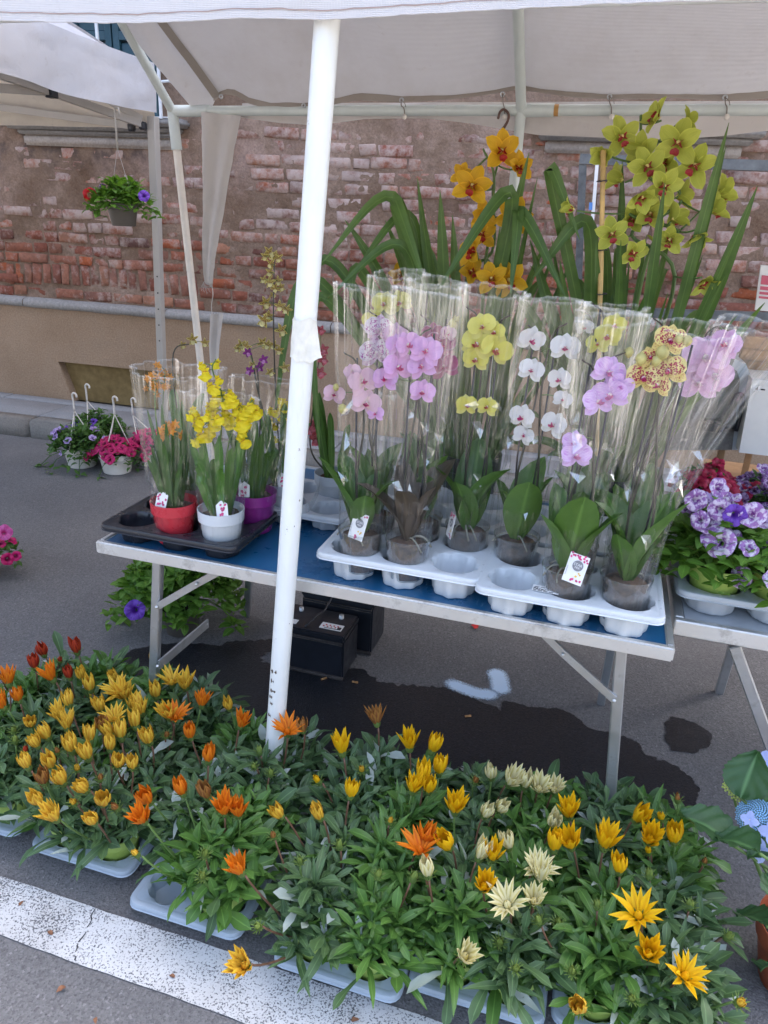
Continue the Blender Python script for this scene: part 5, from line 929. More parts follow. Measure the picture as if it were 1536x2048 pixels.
# ================================================================== GAZANIAS ON THE GROUND
RG = random.Random(5)
GZL = leaf_mat('gazania_leaf', (.036, .088, .032), (.105, .180, .070), .45, .45, .2, edge=(.10, .17, .085), silver=.06); GZL2 = leaf_mat('gazania_leaf_bright', (.046, .125, .026), (.115, .23, .048), .42, .4, .25, silver=.02)
CALYX = leaf_mat('gazania_calyx', (.10, .16, .04), (.18, .27, .07), .5, .2, .3); STEMR = plain('gazania_stem', (.14, .07, .04), .5, var=.35, scale=30)
def gaz_foliage(seed, mat, crowns=12, per=10, rad=.092, hmax=.215):
    r = random.Random(seed); b = MB(); shapes = [leafgeo(1, w, pr, 6, 2, bd, .35, .25, a0=.15, seed=i) for i, (w, pr, bd) in enumerate(((.20, 'spat', .7), (.25, 'spat', 1.1), (.16, 'lanc', .5), (.27, 'spat', .3), (.18, 'lanc', 1.2)))]
    for c in range(crowns):
        a = c*2.399+r.uniform(-.3, .3); q = math.sqrt((c+.3)/crowns)*rad; cx, cy = q*math.cos(a), q*math.sin(a); cz = .075+(hmax-.10)*(1-(q/rad)**2*.75)*r.uniform(.55, 1.0)
        b.tube(bez((cx*.25, cy*.25, .07), (cx*.6, cy*.6, cz*.6+.03), (cx, cy, cz), 4), .003, 5)
        for k in range(per):
            th = k*2.399+c+r.uniform(-.3, .3); el = .15+1.2*((k+.5)/per)**.9*r.uniform(.75, 1.1); L = r.uniform(.055, .105)*(1.1-.35*(k/per)); out = .35*q/rad
            M = T(cx, cy, cz+.012*(k/per)) @ Matrix.Rotation(a-PI/2, 4, 'Z') @ Matrix.Rotation(-out*.6, 4, 'X') @ Matrix.Rotation(th-a, 4, 'Z') @ Matrix.Rotation(el, 4, 'X') @ Matrix.Rotation(r.uniform(-.5, .5), 4, 'Y') @ Matrix.Scale(L, 4)
            v, f, uv = r.choice(shapes); b.add(v, f, uv, 0, M)
    return b.mesh('foliage', mat)
GZF = [gaz_foliage(s, GZL if s % 3 else GZL2, 20, 12) for s in range(7)]
BIGL = [leafmesh('leaf', m_, .10, .025, p_, 7, 2, bd, .3, .2, a0=.3, seed=i) for i, (m_, p_, bd) in enumerate(((GZL, 'spat', .9), (GZL2, 'lanc', .6), (GZL, 'lanc', 1.3), (GZL2, 'spat', 1.5), (GZL, 'spat', .4)))]
def gpet(name, out_, in_, stripe): return petal_mat('gazania_'+name, tuple(c*.9 for c in out_), out_, stripe=stripe, tr=.3, rough=.55)
GP = {'y': gpet('striped_yellow', (.82, .55, .06), None, (.58, .26, .02)), 'o': gpet('orange', (.80, .24, .012), None, (.64, .13, .01)), 'r': gpet('red', (.50, .06, .02), None, (.26, .02, .015)), 'g': gpet('gold', (.86, .53, .008), None, (.76, .40, .008)), 'c': gpet('cream', (.84, .78, .46), None, (.60, .52, .16)), 'b': gpet('brown_tip', (.42, .20, .05), None, (.22, .07, .03)), 'v': gpet('green_bud', (.24, .32, .07), None, (.16, .24, .05))}
def gaz_flower(kind, mode, seed):
    """mode: 0 bud, 1 closed, 2 half open cup, 3 open star"""
    r = random.Random(seed); b = MB(); n = (7, 12, 14, 15)[mode]; L = (.022, .040, .042, .043)[mode]; W = (.010, .0135, .0125, .0110)[mode]
    for i in range(n):
        el = (1.05, .98, 1.05, .78)[mode]+r.uniform(-.06, .10)*(1, 1, 2.2, 2.6)[mode]; bd = (-1.3, -1.05, -.35, .1)[mode]+r.uniform(-.1, .2); rr = (.0045, .0068, .0068, .0055)[mode]*(1 if i % 2 else .8)
        M = Matrix.Rotation(2*PI*i/n+r.uniform(-.12, .12), 4, 'Z') @ T(0, rr, .008) @ Matrix.Rotation(el, 4, 'X') @ Matrix.Rotation(r.uniform(-.3, .3), 4, 'Y') @ Matrix.Scale(r.uniform(.85, 1.1), 4)
        b.add(*leafgeo(L, W, 'point', 5, 2, bd*1.0, .55, 0, a0=0, seed=i), 0, M)
    b.lathe([(.001, .004), (.0065, .006), (.006, .016), (.003, .022), (.001, .024)], (0, 0, 0), 9)
    return b.mesh('flower', GP[kind])
GFM = {(k, m): [gaz_flower(k, m, 100*ord(k)+10*m+i) for i in range(3)] for k in GP for m in range(4)}
def calyxmesh(big):
    b = MB(); b.lathe([(.0025, -.003), (.006, .0), (.0082, .007), (.0075, .013)], (0, 0, 0), 10); n = 14 if big else 9
    for i in range(n): b.add(*leafgeo(.016 if big else .011, .0028, 'lanc', 3, 2, -.4+.5*(i % 3), .2), 0, Matrix.Rotation(2*PI*i/n+.1*(i % 2), 4, 'Z') @ T(0, .006, .004+.004*(i % 2)) @ Matrix.Rotation((.5 if big else .95)+.2*(i % 3), 4, 'X'))
    return b.mesh('calyx', CALYX)
CXM = [calyxmesh(False), calyxmesh(True)]
GT = traymesh(2, 4, .132, .058, .045, PTRAY, 8, .05, .014)
# trays: (left x, front y, name words, lacks cell)
GTR = [(-1.585, 1.165, 'red flowered gazanias at the end of the row'), (-1.235, 1.150, 'striped yellow gazanias beside the road line'), (-.928, 1.085, 'orange gazanias with an empty corner cell'), (-.508, 1.062, 'green budded gazanias in front of the white pole'), (-.205, 1.108, 'cream gazanias beside the golden ones'), (.105, 1.130, 'large golden gazanias next to the hydrangea')]
GTR = [(a+(.03 if i == 2 else 0), b, c) for i, (a, b, c) in enumerate(GTR)]
plants = []
for ti, (x0, y0, words) in enumerate(GTR):
    cx, cy = x0+.146, y0+.264+.014; tray('gazania_tray', GT, (cx, cy, .004), 'pale grey ground tray of '+words)
    for i in range(2):
        for j in range(4):
            if ti == 2 and i == 0 and j == 0: continue
            plants.append(dict(x=cx+(i-.5)*.132, y=cy+(j-1.5)*.132, ti=ti, i=i, j=j, fl=[]))
GFL = """89 1307 r 1|155 1303 r 1|70 1333 r 1|118 1320 r 0|108 1357 o 2|140 1353 r 1|18 1367 o 2|10 1412 o 2|0 1350 r 0|165 1353 y 1|182 1378 y 1|185 1390 y 0|233 1355 y 1|248 1357 b 0|240 1388 y 3|253 1392 y 2|313 1328 y 1|345 1367 y 3|372 1373 y 2|313 1391 y 1|402 1409 o 2|285 1425 y 2|340 1432 y 2|350 1436 o 3|460 1414 y 1|140 1410 y 1|120 1433 y 2|133 1455 y 2|98 1473 y 1|77 1488 y 1|115 1500 b 0|230 1438 y 3|204 1454 b 1|225 1465 y 1|243 1475 y 1|180 1480 y 1|146 1500 y 1|178 1514 y 1|220 1496 y 1|155 1535 y 0|265 1532 y 1|175 1576 y 1|200 1555 b 0|90 1562 b 1|82 1600 y 1|115 1634 y 2|50 1500 r 0|28 1460 v 0|30 1480 v 0|237 1612 b 0|480 1450 o 2|417 1520 o 1|300 1600 o 1|290 1638 o 2|367 1585 o 1|417 1590 b 1|450 1623 o 2|478 1627 o 2|277 1705 y 0|485 1742 o 2|410 1705 v 0|405 1748 v 0|575 1464 o 3|607 1458 b 1|686 1505 g 2|725 1537 y 0|755 1445 b 2|820 1495 g 2|862 1500 g 1|878 1545 g 1|825 1580 g 2|845 1562 g 1|857 1580 g 1|565 1628 y 1|643 1632 y 1|548 1670 b 0|510 1530 v 0|540 1545 v 0|755 1750 v 0|495 1925 y 2|520 1848 v 0|910 1620 g 2|983 1552 c 1|1017 1563 c 2|1048 1570 c 1|1077 1575 c 2|1107 1578 c 2|968 1628 c 1|997 1615 c 1|1105 1645 c 1|1140 1630 g 2|1145 1690 g 2|1108 1697 g 1|1208 1692 g 2|1270 1635 g 1|1300 1678 g 2|1300 1700 g 0|1325 1635 g 0|845 1680 o 2|843 1705 o 3|957 1713 c 1|985 1715 g 2|825 1755 v 0|857 1748 c 1|968 1772 g 2|1070 1735 c 3|1080 1758 c 2|1018 1808 c 3|1068 1800 c 2|1080 1840 v 0|1118 1843 v 0|1195 1810 v 0|1280 1832 g 3|1297 1905 g 2|1365 1950 g 3|1163 2010 y 1|925 1908 c 2|1265 1990 v 0|1410 1720 b 0|1452 1870 v 0|1475 2000 y 0|1145 1940 v 0|1300 1750 v 0|1357 1598 b 0|1030 1930 v 0|950 1560 b 0|62 1445 y 1|38 1398 o 1|203 1418 y 1|272 1452 y 1|300 1482 y 1|332 1468 b 0|128 1562 y 1|58 1532 y 1|236 1528 y 1|206 1602 y 1|150 1602 y 0|262 1413 y 2|382 1472 o 1|520 1502 v 0|105 1528 y 1|190 1640 y 1|640 1560 g 0|700 1590 g 1|780 1640 y 0|900 1690 g 1|1240 1740 g 1|1020 1690 c 1|1350 1680 g 1|1380 1810 v 0|600 1720 v 0|1000 1880 v 0|680 1690 v 0"""
for row in GFL.split('|'):
    a, b_, k, m = row.split(); a, b_ = float(a), float(b_); zf = .305 if int(m) else .275
    if b_ > 1840: zf -= .045
    if b_ < 1470 and 500 < a: zf = .335
    p = atz(a, b_, zf); pl_ = min(plants, key=lambda q: (q['x']-p[0])**2+(q['y']-p[1])**2+.004*len(q['fl']))
    d = math.hypot(pl_['x']-p[0], pl_['y']-p[1]); pl_['fl'].append((p, k, int(m)))
CW = {'y': 'striped yellow', 'o': 'orange', 'r': 'red', 'g': 'golden', 'c': 'cream', 'b': 'brown tipped', 'v': 'green'}; NUM = ['no', 'one', 'two', 'three', 'four', 'five', 'six', 'seven', 'eight', 'nine', 'ten', 'eleven', 'twelve']
TRN = ['red tray', 'striped tray', 'tray with empty cell', 'tray before pole', 'cream tray', 'tray by hydrangea']; ROW = ['road row', 'second row', 'third row', 'table row', 'first loose row', 'last loose row']
for n_, p in enumerate(plants):
    x, y = p['x'], p['y']; z0 = .006 if p['j'] < 4 else 0.; cols = {}
    for q in p['fl']:
        kk = 'bud' if q[2] == 0 else CW[q[1]]; cols[kk] = cols.get(kk, 0)+1
    flw = ' and '.join(f"{NUM[v]} {k}"+('s' if k == 'bud' and v > 1 else '') for k, v in list(sorted(cols.items(), key=lambda q: -q[1]))[:2]) or 'leaves only'
    side = ('inner' if p['i'] else 'outer') if p['j'] < 4 else ('one' if (p['i']+p['j']) % 2 else 'other')
    t = thing('potted_gazania', f"gazania, {flw}; {ROW[p['j']]}, {'pole end' if p['i'] else 'kerb end'}, {TRN[p['ti']]}", 'gazania', (x, y, z0), 'potted gazanias on the ground')
    if p['j'] < 2 or p['j'] > 3 or p['i'] == 0: add_pot(t, (x, y, z0), .045, .058, .095, PLIME)
    else: add_pot(t, (x, y, z0), .045, .058, .095, PLIME)
    s = RG.uniform(1.0, 1.15); fo = new('foliage', GZF[(n_*3+p['ti']) % 7], t, T(x, y, z0) @ Matrix.Rotation(RG.uniform(0, 6.28), 4, 'Z') @ Matrix.Scale(s, 4)); tag(fo, kind='stuff')
    for k in range(7):
        a = RG.uniform(0, 6.28); rr = RG.uniform(.03, .085); low = k < 3
        M = T(x+rr*math.cos(a), y+rr*math.sin(a), z0+(.085 if low else RG.uniform(.12, .17))) @ Matrix.Rotation(a-PI/2+RG.uniform(-.5, .5), 4, 'Z') @ Matrix.Rotation(RG.uniform(-.5, .2) if low else RG.uniform(.3, 1.1), 4, 'X') @ Matrix.Rotation(RG.uniform(-.5, .5), 4, 'Y') @ Matrix.Scale(RG.uniform(.85, 1.25), 4); new('leaf', RG.choice(BIGL), t, M)
    for P_, k, m in p['fl']:
        tilt = Vector((P_[0]-x, P_[1]-y, 0))*2.2+Vector((RG.uniform(-.25, .25), RG.uniform(-.3, .1), 1)); sc = RG.uniform(1.1, 1.38)*(1.1 if k in 'g' else 1.)*(.8 if m == 0 else 1.)
        M = face(P_-np.array([0, 0, .012]), tilt, (0, 1, 0), sc, RG.uniform(0, 6)); f = new('flower', GFM[k, m][RG.randrange(3)], t, M); new('calyx', CXM[1 if m == 0 or RG.random() < .3 else 0], f, M)
        tv = np.array(tilt.normalized()); b = MB(); b.tube(bez((x+(P_[0]-x)*.3, y+(P_[1]-y)*.3, z0+.085), P_-tv*.07, P_-tv*.014, 7), .0024, 6); b.build('stem', STEMR if RG.random() < .65 else STEMG, f)
# ================================================================== PETUNIAS
PTL = leaf_mat('petunia_leaf', (.04, .10, .02), (.10, .20, .045), .5, .3, .3); PTL2 = leaf_mat('petunia_leaf_fresh', (.07, .16, .02), (.15, .29, .045), .5, .3, .35)
def pet_flower(mat, D=.05, seed=0):
    b = MB(); r = random.Random(seed); n = 25; ph = r.uniform(0, 6)
    def fn(u, v):
        th = 2*PI*u; lob = 1+.10*abs(math.cos(2.5*th+ph))*v; R = [.003, .0045, .009, D*.36, D*.5][round(v*4)]*lob; z = [-.022, -.010, -.001, .004, .001][round(v*4)]*D/.05+.003*math.sin(5*th+ph)*(v > .7)+.004*float(vnoise(th*2, seed*1.7))*(v > .7)
        return (R*math.cos(th), R*math.sin(th), z)
    b.grid(fn, n, 4, 0, True); return b.mesh('flower', mat)
def petun_mat(name, c, throat, vein=None, white=None):
    k = NT(name); u, v = k.uv(); uvv = k.coord('UV'); col = k.ramp(v, [(0, throat), (.45, throat), (.62, c), (1, c)])
    if vein: col = k.mix(k.math('MULTIPLY', k.ramp(k.noise(k.mapv(uvv, (22, 2, 1)), 1., 3), [(.48, 0), (.6, 1)]), .8), col, vein)
    if white: col = k.mix(k.ramp(k.noise(k.mapv(k.coord(), (90,)*3), 1., 3), [(.47, 0), (.58, .85)]), col, white)
    col = k.mix(.3, col, k.mix(k.rnd(), (0.03, .01, .03), (1, 1, 1), 'MIX'), 'SOFT_LIGHT'); k.P(Base_Color=col, Roughness=.55); k.thin(col, .3); return k.m
PM = {'mag': petun_mat('petunia_magenta', (.55, .01, .13), (.22, .0, .05)), 'vio': petun_mat('petunia_violet', (.20, .07, .52), (.10, .02, .30), (.10, .02, .3)), 'lil': petun_mat('petunia_lilac', (.52, .40, .68), (.35, .2, .5), (.36, .2, .5)), 'star': petun_mat('petunia_starry', (.36, .17, .46), (.20, .05, .28), None, (.78, .72, .84)), 'red': petun_mat('petunia_crimson', (.42, .012, .06), (.25, .03, .04), (.25, .0, .03)), 'dark': petun_mat('petunia_dark', (.10, .02, .14), (.05, .01, .08), None, (.4, .3, .5)), 'rouge': petun_mat('petunia_scarlet', (.58, .012, .02), (.6, .4, .25)), 'pink': petun_mat('petunia_pink', (.62, .12, .36), (.5, .04, .2), (.5, .05, .25))}
PF = {k: [pet_flower(m, .046+.006*i, i) for i in range(3)] for k, m in PM.items()}
def pet_foliage(seed, mat, rx, ry, h, n, L=.038, droop=0., name='foliage'):
    r = random.Random(seed); b = MB(); sh = [leafgeo(1, w, 'ovate', 5, 2, bd, .25, .1, a0=.1, seed=i) for i, (w, bd) in enumerate(((.55, .5), (.62, .9), (.5, .2), (.58, 1.2)))]; tips = []
    for i in range(n):
        a = i*2.399+r.uniform(-.2, .2); q = math.sqrt((i+.5)/n); q2 = q*r.uniform(.6, 1.05); zz = h*(1-q2**2.2)*r.uniform(.55, 1.05)-droop*max(0, q2-.6)*r.uniform(.3, 1.8)
        c = np.array([rx*q2*math.cos(a), ry*q2*math.sin(a), zz]); b.tube(bez((c[0]*.25, c[1]*.25, 0), (c[0]*.7, c[1]*.7, max(zz, 0)*.6+.03), c, 4), .0022, 4); tips.append(c)
        for k in range(7):
            th = k*2.399+i; M = T(*c.tolist()) @ Matrix.Rotation(th, 4, 'Z') @ Matrix.Rotation(r.uniform(-.3, .9), 4, 'X') @ Matrix.Rotation(r.uniform(-.4, .4), 4, 'Y') @ T(0, .002, -.006*k) @ Matrix.Scale(L*r.uniform(.6, 1.15), 4); v, f, uv = r.choice(sh); b.add(v, f, uv, 0, M)
    return b.mesh(name, mat), tips
def petunia(name, label, x, y, z0, pot, potdim, fol, fkinds, nfl, seed, h0, group=None, hook=None, fixed=(), size=1., front=True):
    t = thing(name, label, 'petunia', (x, y, z0), group); r = random.Random(seed); r0, r1, h = potdim
    if pot: add_pot(t, (x, y, z0), r0, r1, h, pot)
    me, tips = fol; ang = r.uniform(0, 6.28); M = T(x, y, z0+h0) @ Matrix.Rotation(ang, 4, 'Z'); tag(new('foliage', me, t, M), kind='stuff')
    for i in range(nfl):
        c = M @ Vector(r.choice(tips)); n = (c-Vector((x, y, z0+h0-.03))).normalized()+Vector((r.uniform(-.3, .3), -.45, .35 + r.uniform(-.1, .3))); new('flower', PF[r.choice(fkinds)][r.randrange(3)], t, face(c+n.normalized()*.022, n, s=size*r.uniform(.8, 1.15), roll=r.uniform(0, 6)))
    for px, py, Y, k, s in fixed: p = aty(px, py, Y); new('flower', PF[k][r.randrange(3)], t, face(p, tocam(p, .5), s=s, roll=r.uniform(0, 6)))
    if hook:
        hx, hy, hz = hook; top = np.array([hx, hy, hz])
        q = MB(); q.tube(spline([top+[0, 0, -.10], top+[0, 0, -.03], top+[-.002, 0, 0], top+[.012, 0, .014], top+[.028, 0, .004], top+[.029, 0, -.012]], 5), .0062, 7); hk = q.build('hook', PCREAM, t)
        for k in range(3): a = k*2.1+.5; q = MB(); q.tube([top+[0, 0, -.10], (x+r1*math.cos(a), y+r1*math.sin(a), z0+h*.98)], .0032, 5); q.build('hanger_wire', PCREAM, hk)
    return t
FA = pet_foliage(1, PTL, .26, .23, .17, 95, .048, .14); FB = pet_foliage(2, PTL2, .19, .15, .15, 70, .050, .10); FC = pet_foliage(3, PTL, .10, .10, .11, 40, .030); FD = pet_foliage(4, PTL2, .27, .20, .20, 210, .056, .22); FE = pet_foliage(5, PTL, .19, .17, .12, 64, .042, .10)
def gp(px, py, z=0.): return atz(px, py, z)
hp_ = [(163, 948, 145, 790), (195, 925, 171, 772), (235, 952, 226, 797)]
p = gp(165, 930); petunia('hanging_petunia', 'cream pot of pale violet petunias with a white hook on the asphalt by the kerb', p[0], p[1], 0, PCREAM, (.085, .105, .13), FA, ['vio', 'lil', 'lil'], 12, 61, .09, 'petunia pots with white hooks by the kerb', (*(aty(145, 790, p[1])), ))
p = gp(200, 900); petunia('hanging_petunia', 'pot of small lilac petunias with a white hook behind the violet ones', p[0], p[1], 0, PCREAM, (.085, .105, .13), FA, ['lil', 'vio'], 9, 62, .10, 'petunia pots with white hooks by the kerb', (*(aty(171, 772, p[1])), ))
p = gp(235, 942); petunia('hanging_petunia', 'cream pot packed with magenta petunias and a white hook on the asphalt', p[0], p[1], 0, PCREAM, (.085, .105, .13), FE, ['mag'], 70, 63, .085, 'petunia pots with white hooks by the kerb', (*(aty(226, 797, p[1])), ), size=1.15)
p = gp(300, 925); petunia('hanging_petunia', 'pot of magenta petunias partly hidden behind the black tray', p[0], p[1], 0, PCREAM, (.085, .105, .13), FE, ['mag'], 34, 64, .085, 'petunia pots with white hooks by the kerb', (*(aty(263, 800, p[1])), ), size=1.1)
p = gp(-32, 1150); petunia('magenta_petunia', 'bright pink petunia spilling out at the edge of the asphalt', p[0], p[1], 0, PCREAM, (.06, .08, .10), FE, ['pink', 'mag'], 22, 65, .10, None, None, [(8, 1065, p[1]-.08, 'pink', 1.1), (15, 1118, p[1]-.1, 'mag', 1.1), (32, 1112, p[1]-.08, 'mag', .9)])
bk = aty(248, 452, 3.45); petunia('hanging_basket', 'brown hanging pot of leafy petunias with one red flower under the neighbouring tent', bk[0], bk[1], bk[2]-.0, PBROWN, (.058, .074, .105), FB, ['vio'], 0, 66, .075, None, None, [(180, 390, 3.38, 'rouge', 1.25), (288, 392, 3.4, 'vio', 1.0), (205, 375, 3.42, 'dark', .6)])
bo = bpy.data.objects['hanging_basket']; q = MB(); top = aty(229, 222, 3.45)
for dx in (-.07, .07): q.tube([top+[0, 0, -.16], (bk[0]+dx, bk[1], bk[2]+.10)], .0012, 4)
q.tube([top+[0, 0, -.17], top+[0, 0, -.02], top+[.004, 0, .012], top+[.022, 0, .014], top+[.026, 0, -.02]], .0045, 6); q.build('hanger', TPAINT, bo)
# below the table
p = gp(400, 1262); petunia('trailing_petunia', 'trailing green petunia with one violet flower standing under the blue table', p[0]-.07, p[1]-.02, 0, PBROWN, (.06, .08, .12), FD, ['vio'], 0, 67, .16, None, None, [(270, 1220, p[1]-.22, 'vio', 1.4), (412, 1300, p[1]-.1, 'dark', .5), (290, 1292, p[1]-.08, 'dark', .5)])
tp = bpy.data.objects['trailing_petunia']; q = MB()
for a, b_, c, d in ((352, 1118, 345, 1200), (388, 1122, 388, 1180), (420, 1130, 432, 1185)): q.tube([aty(a, b_, p[1]), aty(c, d, p[1])], .002, 5)
q.build('hanger_wire', PCREAM, tp)
q = MB(); q.tube(spline([aty(x, y, 2.2) for x, y in ((470, 1150), (505, 1152), (535, 1157), (560, 1166), (600, 1172))], 5), .006, 7); rc_ = thing('red_cable', 'red cable tucked under the blue table top beside the front pole', 'cable', aty(530, 1157, 2.2)); q.build('cable_run', PRED, rc_); q = MB(); c = aty(492, 1150, 2.2); q.box(c, (.035, .02, .02), None, .004); q.build('cable_plug', PRED, rc_, smooth=False)
# ------------------------------------------------------------------ petunias on the side table
GT2 = traymesh(2, 2, .150, .066, .065, PGREY, 12, .02, .014)
for i, (x, y, w) in enumerate(((.425, 1.925, 'by the blue table'), (.425, 2.255, 'behind the starry petunias'), (.755, 1.925, 'further along the side table'))): tray('petunia_tray', GT2, (x, y, .717), 'grey plastic tray of petunias '+w)
gsp = 'petunias in lime pots on the side table'
lab = ['starry purple and white petunia trailing from a lime pot by the blue table', 'starry purple petunia in a lime pot, inner corner of the grey tray', 'starry petunia in a lime pot, second along the side table edge', 'starry petunia behind, second along the side table']
for i, (x, y, k, n) in enumerate(((.35, 1.85, ['star'], 15), (.35, 2.0, ['star', 'star', 'lil'], 14), (.50, 1.85, ['star'], 14), (.50, 2.0, ['star', 'dark'], 15))):
    petunia('starry_petunia', lab[i], x, y, .728, PLIME, (.05, .066, .11), FC if i else FB, k, n, 70+i, .10, gsp, size=.95, fixed=[(1440, 1085, 1.76, 'star', 1.2), (1400, 1040, 1.77, 'star', .9), (1438, 975, 1.82, 'star', 1.), (1392, 1000, 1.8, 'star', .9), (1470, 1030, 1.78, 'vio', 1.1), (1505, 1030, 1.78, 'star', 1.1), (1440, 1020, 1.79, 'star', 1.)] if i == 0 else ())
for i, (x, y, k, n, w) in enumerate(((.35, 2.18, ['red'], 34, 'crimson petunia in full flower behind the starry ones'), (.50, 2.18, ['dark', 'dark', 'red'], 30, 'dark purple petunia beside the crimson one'), (.36, 2.33, ['red', 'mag'], 20, 'crimson petunia at the back corner of the tray'), (.51, 2.33, ['dark', 'star'], 22, 'dark purple petunia at the back of the tray'), (.69, 1.86, ['star', 'dark'], 14, 'starry petunia in the far tray'), (.70, 2.0, ['dark'], 16, 'dark petunia in the far tray'))): petunia('double_petunia', w, x, y, .728, PLIME, (.05, .066, .11), FC, k, n, 80+i, .11, gsp, size=.9)
# ================================================================== HYDRANGEA
HYL = leaf_mat('hydrangea_leaf', (.03, .085, .03), (.055, .12, .04), .45, .7, .2); HYP = pm('hydrangea_petal', (.42, .50, .82), (.52, .58, .86), vein=(.25, .28, .65), veinw=.3); HYB = plain('hydrangea_bead', (.22, .42, .62), .5, var=.3, scale=60); HYG = plain('hydrangea_green_bead', (.48, .55, .14), .5, var=.25, scale=60)
hb = atz(1545, 1895, .12); hx, hy = float(hb[0])+.075, float(hb[1])+.03
hy_ = thing('hydrangea', 'blue lacecap hydrangea in a terracotta coloured pot beside the golden gazanias', 'hydrangea', (hx, hy, 0)); add_pot(hy_, (hx, hy, 0), .075, .105, .17, PTERRA)
def rib_leaf(L, W, seed):
    b = MB(); r = random.Random(seed)
    def fn(u, v):
        s = 2*u-1; w = WPROF['ovate'](max(.02, min(.985, v)))*W/2*(1+.05*math.sin(v*60)*abs(s)**3); z = .10*L*math.sin(v*PI*.9)+.012*math.cos((abs(s)*1.6-v*1.0)*22)*abs(s)*.35+.02*abs(s)-.25*L*v*v*.4; return (s*w, v*L, z)
    b.grid(fn, 14, 20); return b.mesh('leaf', HYL)
HL = [rib_leaf(.112, .098, i) for i in range(3)]
for px, py, Y, rz, el, s in ((1500, 1545, hy+.10, -.4, .9, 1.), (1405, 1655, hy-.0, 1.25, .15, 1.05), (1470, 1690, hy-.05, .9, -.4, .9), (1500, 1840, hy-.08, .6, -.6, .8), (1540, 1940, hy-.09, .4, -.9, .8), (1540, 1600, hy+.1, -.9, .5, 1.), (1530, 1700, hy, 2.2, -.2, .9), (1560, 1800, hy-.08, -2.6, -.3, .9)):
    p = aty(px, py, Y); M = T(*map(float, p)) @ Matrix.Rotation(rz, 4, 'Z') @ Matrix.Rotation(el, 4, 'X') @ Matrix.Scale(s, 4) @ T(0, -.06, 0); new('leaf', RO.choice(HL), hy_, M); bp = M @ Vector((0, 0, 0)); q = MB(); q.tube(bez((hx, hy, .16), (hx, hy, float(p[2])*.7), bp, 7), .0035, 6); q.build('stalk', STEMG, hy_)
hd = atz(1512, 1635, .40); 
def beads(c, R, n, br, mat, flat=.55, nrm=(-.3, -.6, .7)):
    b = MB(); X = face(c, nrm)
    for i in range(n):
        q = math.sqrt((i+.5)/n); a = i*2.399; b.lathe([(.0002, -br), (br*.8, -br*.5), (br, 0), (br*.7, br*.7), (.0002, br)], (R*q*math.cos(a), R*q*math.sin(a), flat*R*(1-q*q)), 6, 0, X)
    return b.build('floret_cluster', mat, hy_)
beads(hd, .042, 260, .0024, HYB); g1, g2 = atz(1462, 1572, .42), atz(1475, 1587, .41); beads(g1, .018, 34, .0030, HYG); beads(g2, .018, 34, .0030, HYG)
q = MB(); q.tube(bez((hx, hy, .15), hd*[1, 1, .6], hd-[0, -.01, .01], 9), .005, 8); q.tube(bez((hx, hy, .15), g1*[1, 1, .7]+[.03, 0, 0], (g1+g2)/2, 9), .0035, 7); q.build('stem', STEMG, hy_)
HP = leafmesh('petal', HYP, .026, .021, 'ellip', 5, 2, .3, .2)
for px, py, z, n in ((1485, 1562, .43, (-.3, -.7, .6)), (1530, 1525, .44, (-.2, -.5, .8)), (1498, 1675, .37, (-.6, -.6, .3)), (1500, 1640, .42, (-.5, -.8, .5)), (1538, 1590, .42, (-.3, -.7, .6)), (1545, 1665, .40, (-.2, -.8, .5)), (1520, 1700, .36, (-.3, -.8, .2))):
    c = atz(px, py, z); M = face(c, n, s=1.15 if py != 1640 else .8); fl_ = new('sterile_flower', COLW, hy_, M @ Matrix.Scale(.4, 4))
    for a in (0.2, 1.7, 3.3, 4.9): new('petal', HP, fl_, M @ Matrix.Rotation(a, 4, 'Z') @ Matrix.Rotation(.25, 4, 'X'))
# ================================================================== BATTERIES AND LITTER
def battery(name, label, cx, y0, w, d, h, x1, top=PBATTB):
    t = thing(name, label, 'battery', (cx, y0+d/2, 0)); x0 = x1-w
    q = MB(); q.box(((x0+x1)/2, y0+d/2, h*.43), (w, d, h*.86), None, .006, seg=2); q.build('case', PBATT, t, auto=40)
    q = MB(); q.box(((x0+x1)/2, y0+d/2, h*.93), (w+.006, d+.006, h*.13), None, .006, seg=2); q.build('lid', PBATT if top is PBATTB else top, t, auto=40)
    for zz in (.84, .80): q = MB(); q.box(((x0+x1)/2, y0-.002, h*zz), (w*.96, .006, .003), None); q.build('rib', PBATTB, t, smooth=False)
    q = MB(); q.box(((x0+x1)/2, y0-.004, .008), (w+.008, .012, .012), None, .002); q.build('foot_flange', PBATTB, t, smooth=False)
    for sx in (.2, .8):
        q = MB(); q.lathe([(.010, 0), (.009, .014), (.001, .0145)], (x0+w*sx, y0+d*.75, h), 12); q.build('terminal', GALV, t)
    return t
b1 = battery('car_battery', 'black car battery with a white warning label on wet asphalt under the table', -.87, 2.185, .27, .165, .185, -.745)
X = T(-.81, 2.235, .1865); q = MB(); q.box((0, 0, 0), (.085, .042, .001), X); lb = q.build('warning_label', PAPER, b1, smooth=False); q = MB()
for i in range(9): q.box((-.03+.0075*i, .006 if i % 2 else -.004, .0009), (.006, .007, .0006), X)
q.build('label_print', INKR, lb, smooth=False); q = MB(); q.box((.031, -.006, .0009), (.014, .018, .0006), X); q.box((.0, -.014, .0009), (.05, .003, .0006), X); q.build('label_code', INK, lb, smooth=False)
q = MB(); q.box((-.955, 2.22, .1865), (.03, .03, .001), None); q.build('small_label', PAPER, b1, smooth=False)
q = MB(); q.tube(spline([(-.90, 2.20, .188), (-.88, 2.26, .205), (-.87, 2.32, .20), (-.86, 2.40, .24)], 5), .004, 6); q.build('cable', PBLACK, b1)
b2 = battery('car_battery', 'dusty car battery with orange brown strips on top behind the labelled one', -.85, 2.385, .29, .175, .235, -.70, PBATTB)
